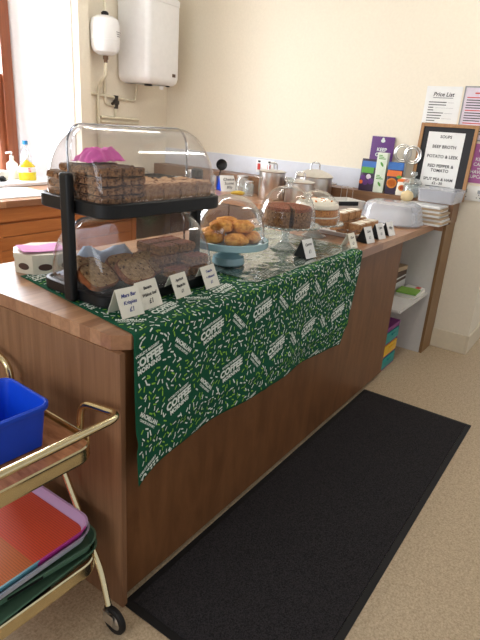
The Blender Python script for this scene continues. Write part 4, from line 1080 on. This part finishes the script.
for sx in (-1, 1):
    for sy in (-1, 1):
        X_ = sx*(hx+.012)
        pts = [(X_-sx*.012, sy*(hy-.26), UZ-.012), (X_-sx*.006, sy*(hy-.23), UZ-.06), (X_, sy*(hy-.075), LZ_+.03), (X_-sx*.004, sy*(hy-.02), LZ_-.05), (X_-sx*.02, sy*(hy+.03), .085)]
        lo = MB().tube(bend(pts, .05), .0095, M['gold'], 12).build('leg', tr)
        ca = MB(); cy = sy*(hy+.03); X_ -= sx*.02
        ca.tube([(X_, cy, .082), (X_, cy, .07)], .012, M['valve'], 12)
        for dx in (-.014, .014): ca.box(X_+dx-.0015, X_+dx+.0015, cy-.035, cy+.006, .034, .072, M['steel'], .001)
        ca.box(X_-.0155, X_+.0155, cy-.012, cy+.01, .07, .074, M['steel'])
        ca.build('caster_fork', lo)
        wh = MB(); Tw = TR((X_, cy-.026, .0455)) @ RY(PI/2)
        wh.lathe([(.03, -.009), (.041, -.009), (.045, -.005), (.045, .005), (.041, .009), (.03, .009), (.03, -.009)], M['rubber'], 32, Tw)
        wh.lathe([(0, -.007), (.012, -.008), (.02, -.004), (.0299, -.006), (.0299, .006), (.02, .004), (.012, .008), (0, .007)], M['steel'], 32, Tw)
        wh.build('caster_wheel', lo)
for sy in (-1, 1):
    X_ = hx+.012; y0 = sy*(hy-.10); y1 = sy*(hy+.075)
    pts = [(X_, y0, UZ+.0), (X_, y0+sy*.01, UZ+.11), (X_, y1, UZ+.135), (-X_, y1, UZ+.135), (-X_, y0+sy*.01, UZ+.11), (-X_, y0, UZ+.0)]
    MB().tube(bend(pts, .045, 7), .0105, M['gold'], 12).build('handle', tr)
# tub on the upper tray
tb_ = thing('blue_tub', 'bright blue plastic tub on the upper tray of the trolley', 'tub', (-.245, .228, UZ+.0125), -.05)
o_ = rrect(.125, .105, .03)
MB().sweep(o_, [(-.022, 0), (-.016, .004), (-.004, .115), (.004, .116), (.006, .12), (.006, .13), (0, .133), (-.004, .131), (-.008, .118), (-.02, .008), (-.028, .006)], M['bluetub'], cap={0, 1}).build('tub', tb_)
wb_ = thing('white_bottle', 'white bottle with dark base standing behind the blue tub', 'bottle', (-.135, .42, UZ+.0125))
MB().lathe([(0, .0455), (.033, .0455), (.034, .05), (.034, .12), (.014, .14), (.012, .15), (0, .15)], M['lilac'], 28).build('body', wb_)
MB().lathe([(0, 0), (.033, 0), (.034, .004), (.034, .045), (0, .045)], M['traydark'], 28).build('base', wb_)
# serving trays on the lower shelf
def serving_tray(label, x, y, z, rz, floor_m, rim_m, hxx=.235, hyy=.17, slots=True):
    t = thing('serving_tray', label, 'serving tray', (x, y, z), rz, 'serving trays stacked on the trolley')
    o_ = rrect(hxx, hyy, .055, 8)
    b = MB(); b.sweep(o_, [(-.014, 0), (-.009, .002), (-.001, .026), (.004, .029)], M[rim_m]); b.sweep(o_, [(.004, .029), (.006, .032), (0, .031), (-.009, .008), (-.014, .005)], M[rim_m]); b.build('rim', t)
    MB().sweep(o_, [(-.0145, .0), (-.0145, .0052)], M[floor_m], cap={0, 1}).build('tray_floor', t, smooth=False)
    if slots:
        for sy in (-1, 1): MB().box(-.05, .05, sy*(hyy-.006)-.002, sy*(hyy-.006)+.002, .008, .022, M['black'], .0015, TR((0, sy*.0005, 0))).build('handle_slot', t)
    return t
tx, ty = -.278, .222
zz = LZ_+.0125
serving_tray('sage green tray at the bottom of the tray stack', tx+.01, ty-.015, zz, .03, 'traygreen', 'traygreen')
serving_tray('darker sage green tray second from the bottom, turned outwards', tx+.022, ty+.006, zz+.033, -.1, 'traygreen', 'traygreen')
serving_tray('pale grey blue tray directly under the orange one', tx-.004, ty+.0, zz+.066, .0, 'traywhite', 'traywhite', slots=False)
serving_tray('orange woven patterned tray on top of the tray stack', tx-.006, ty+.004, zz+.083, .0, 'weave', 'trayrim', slots=False)
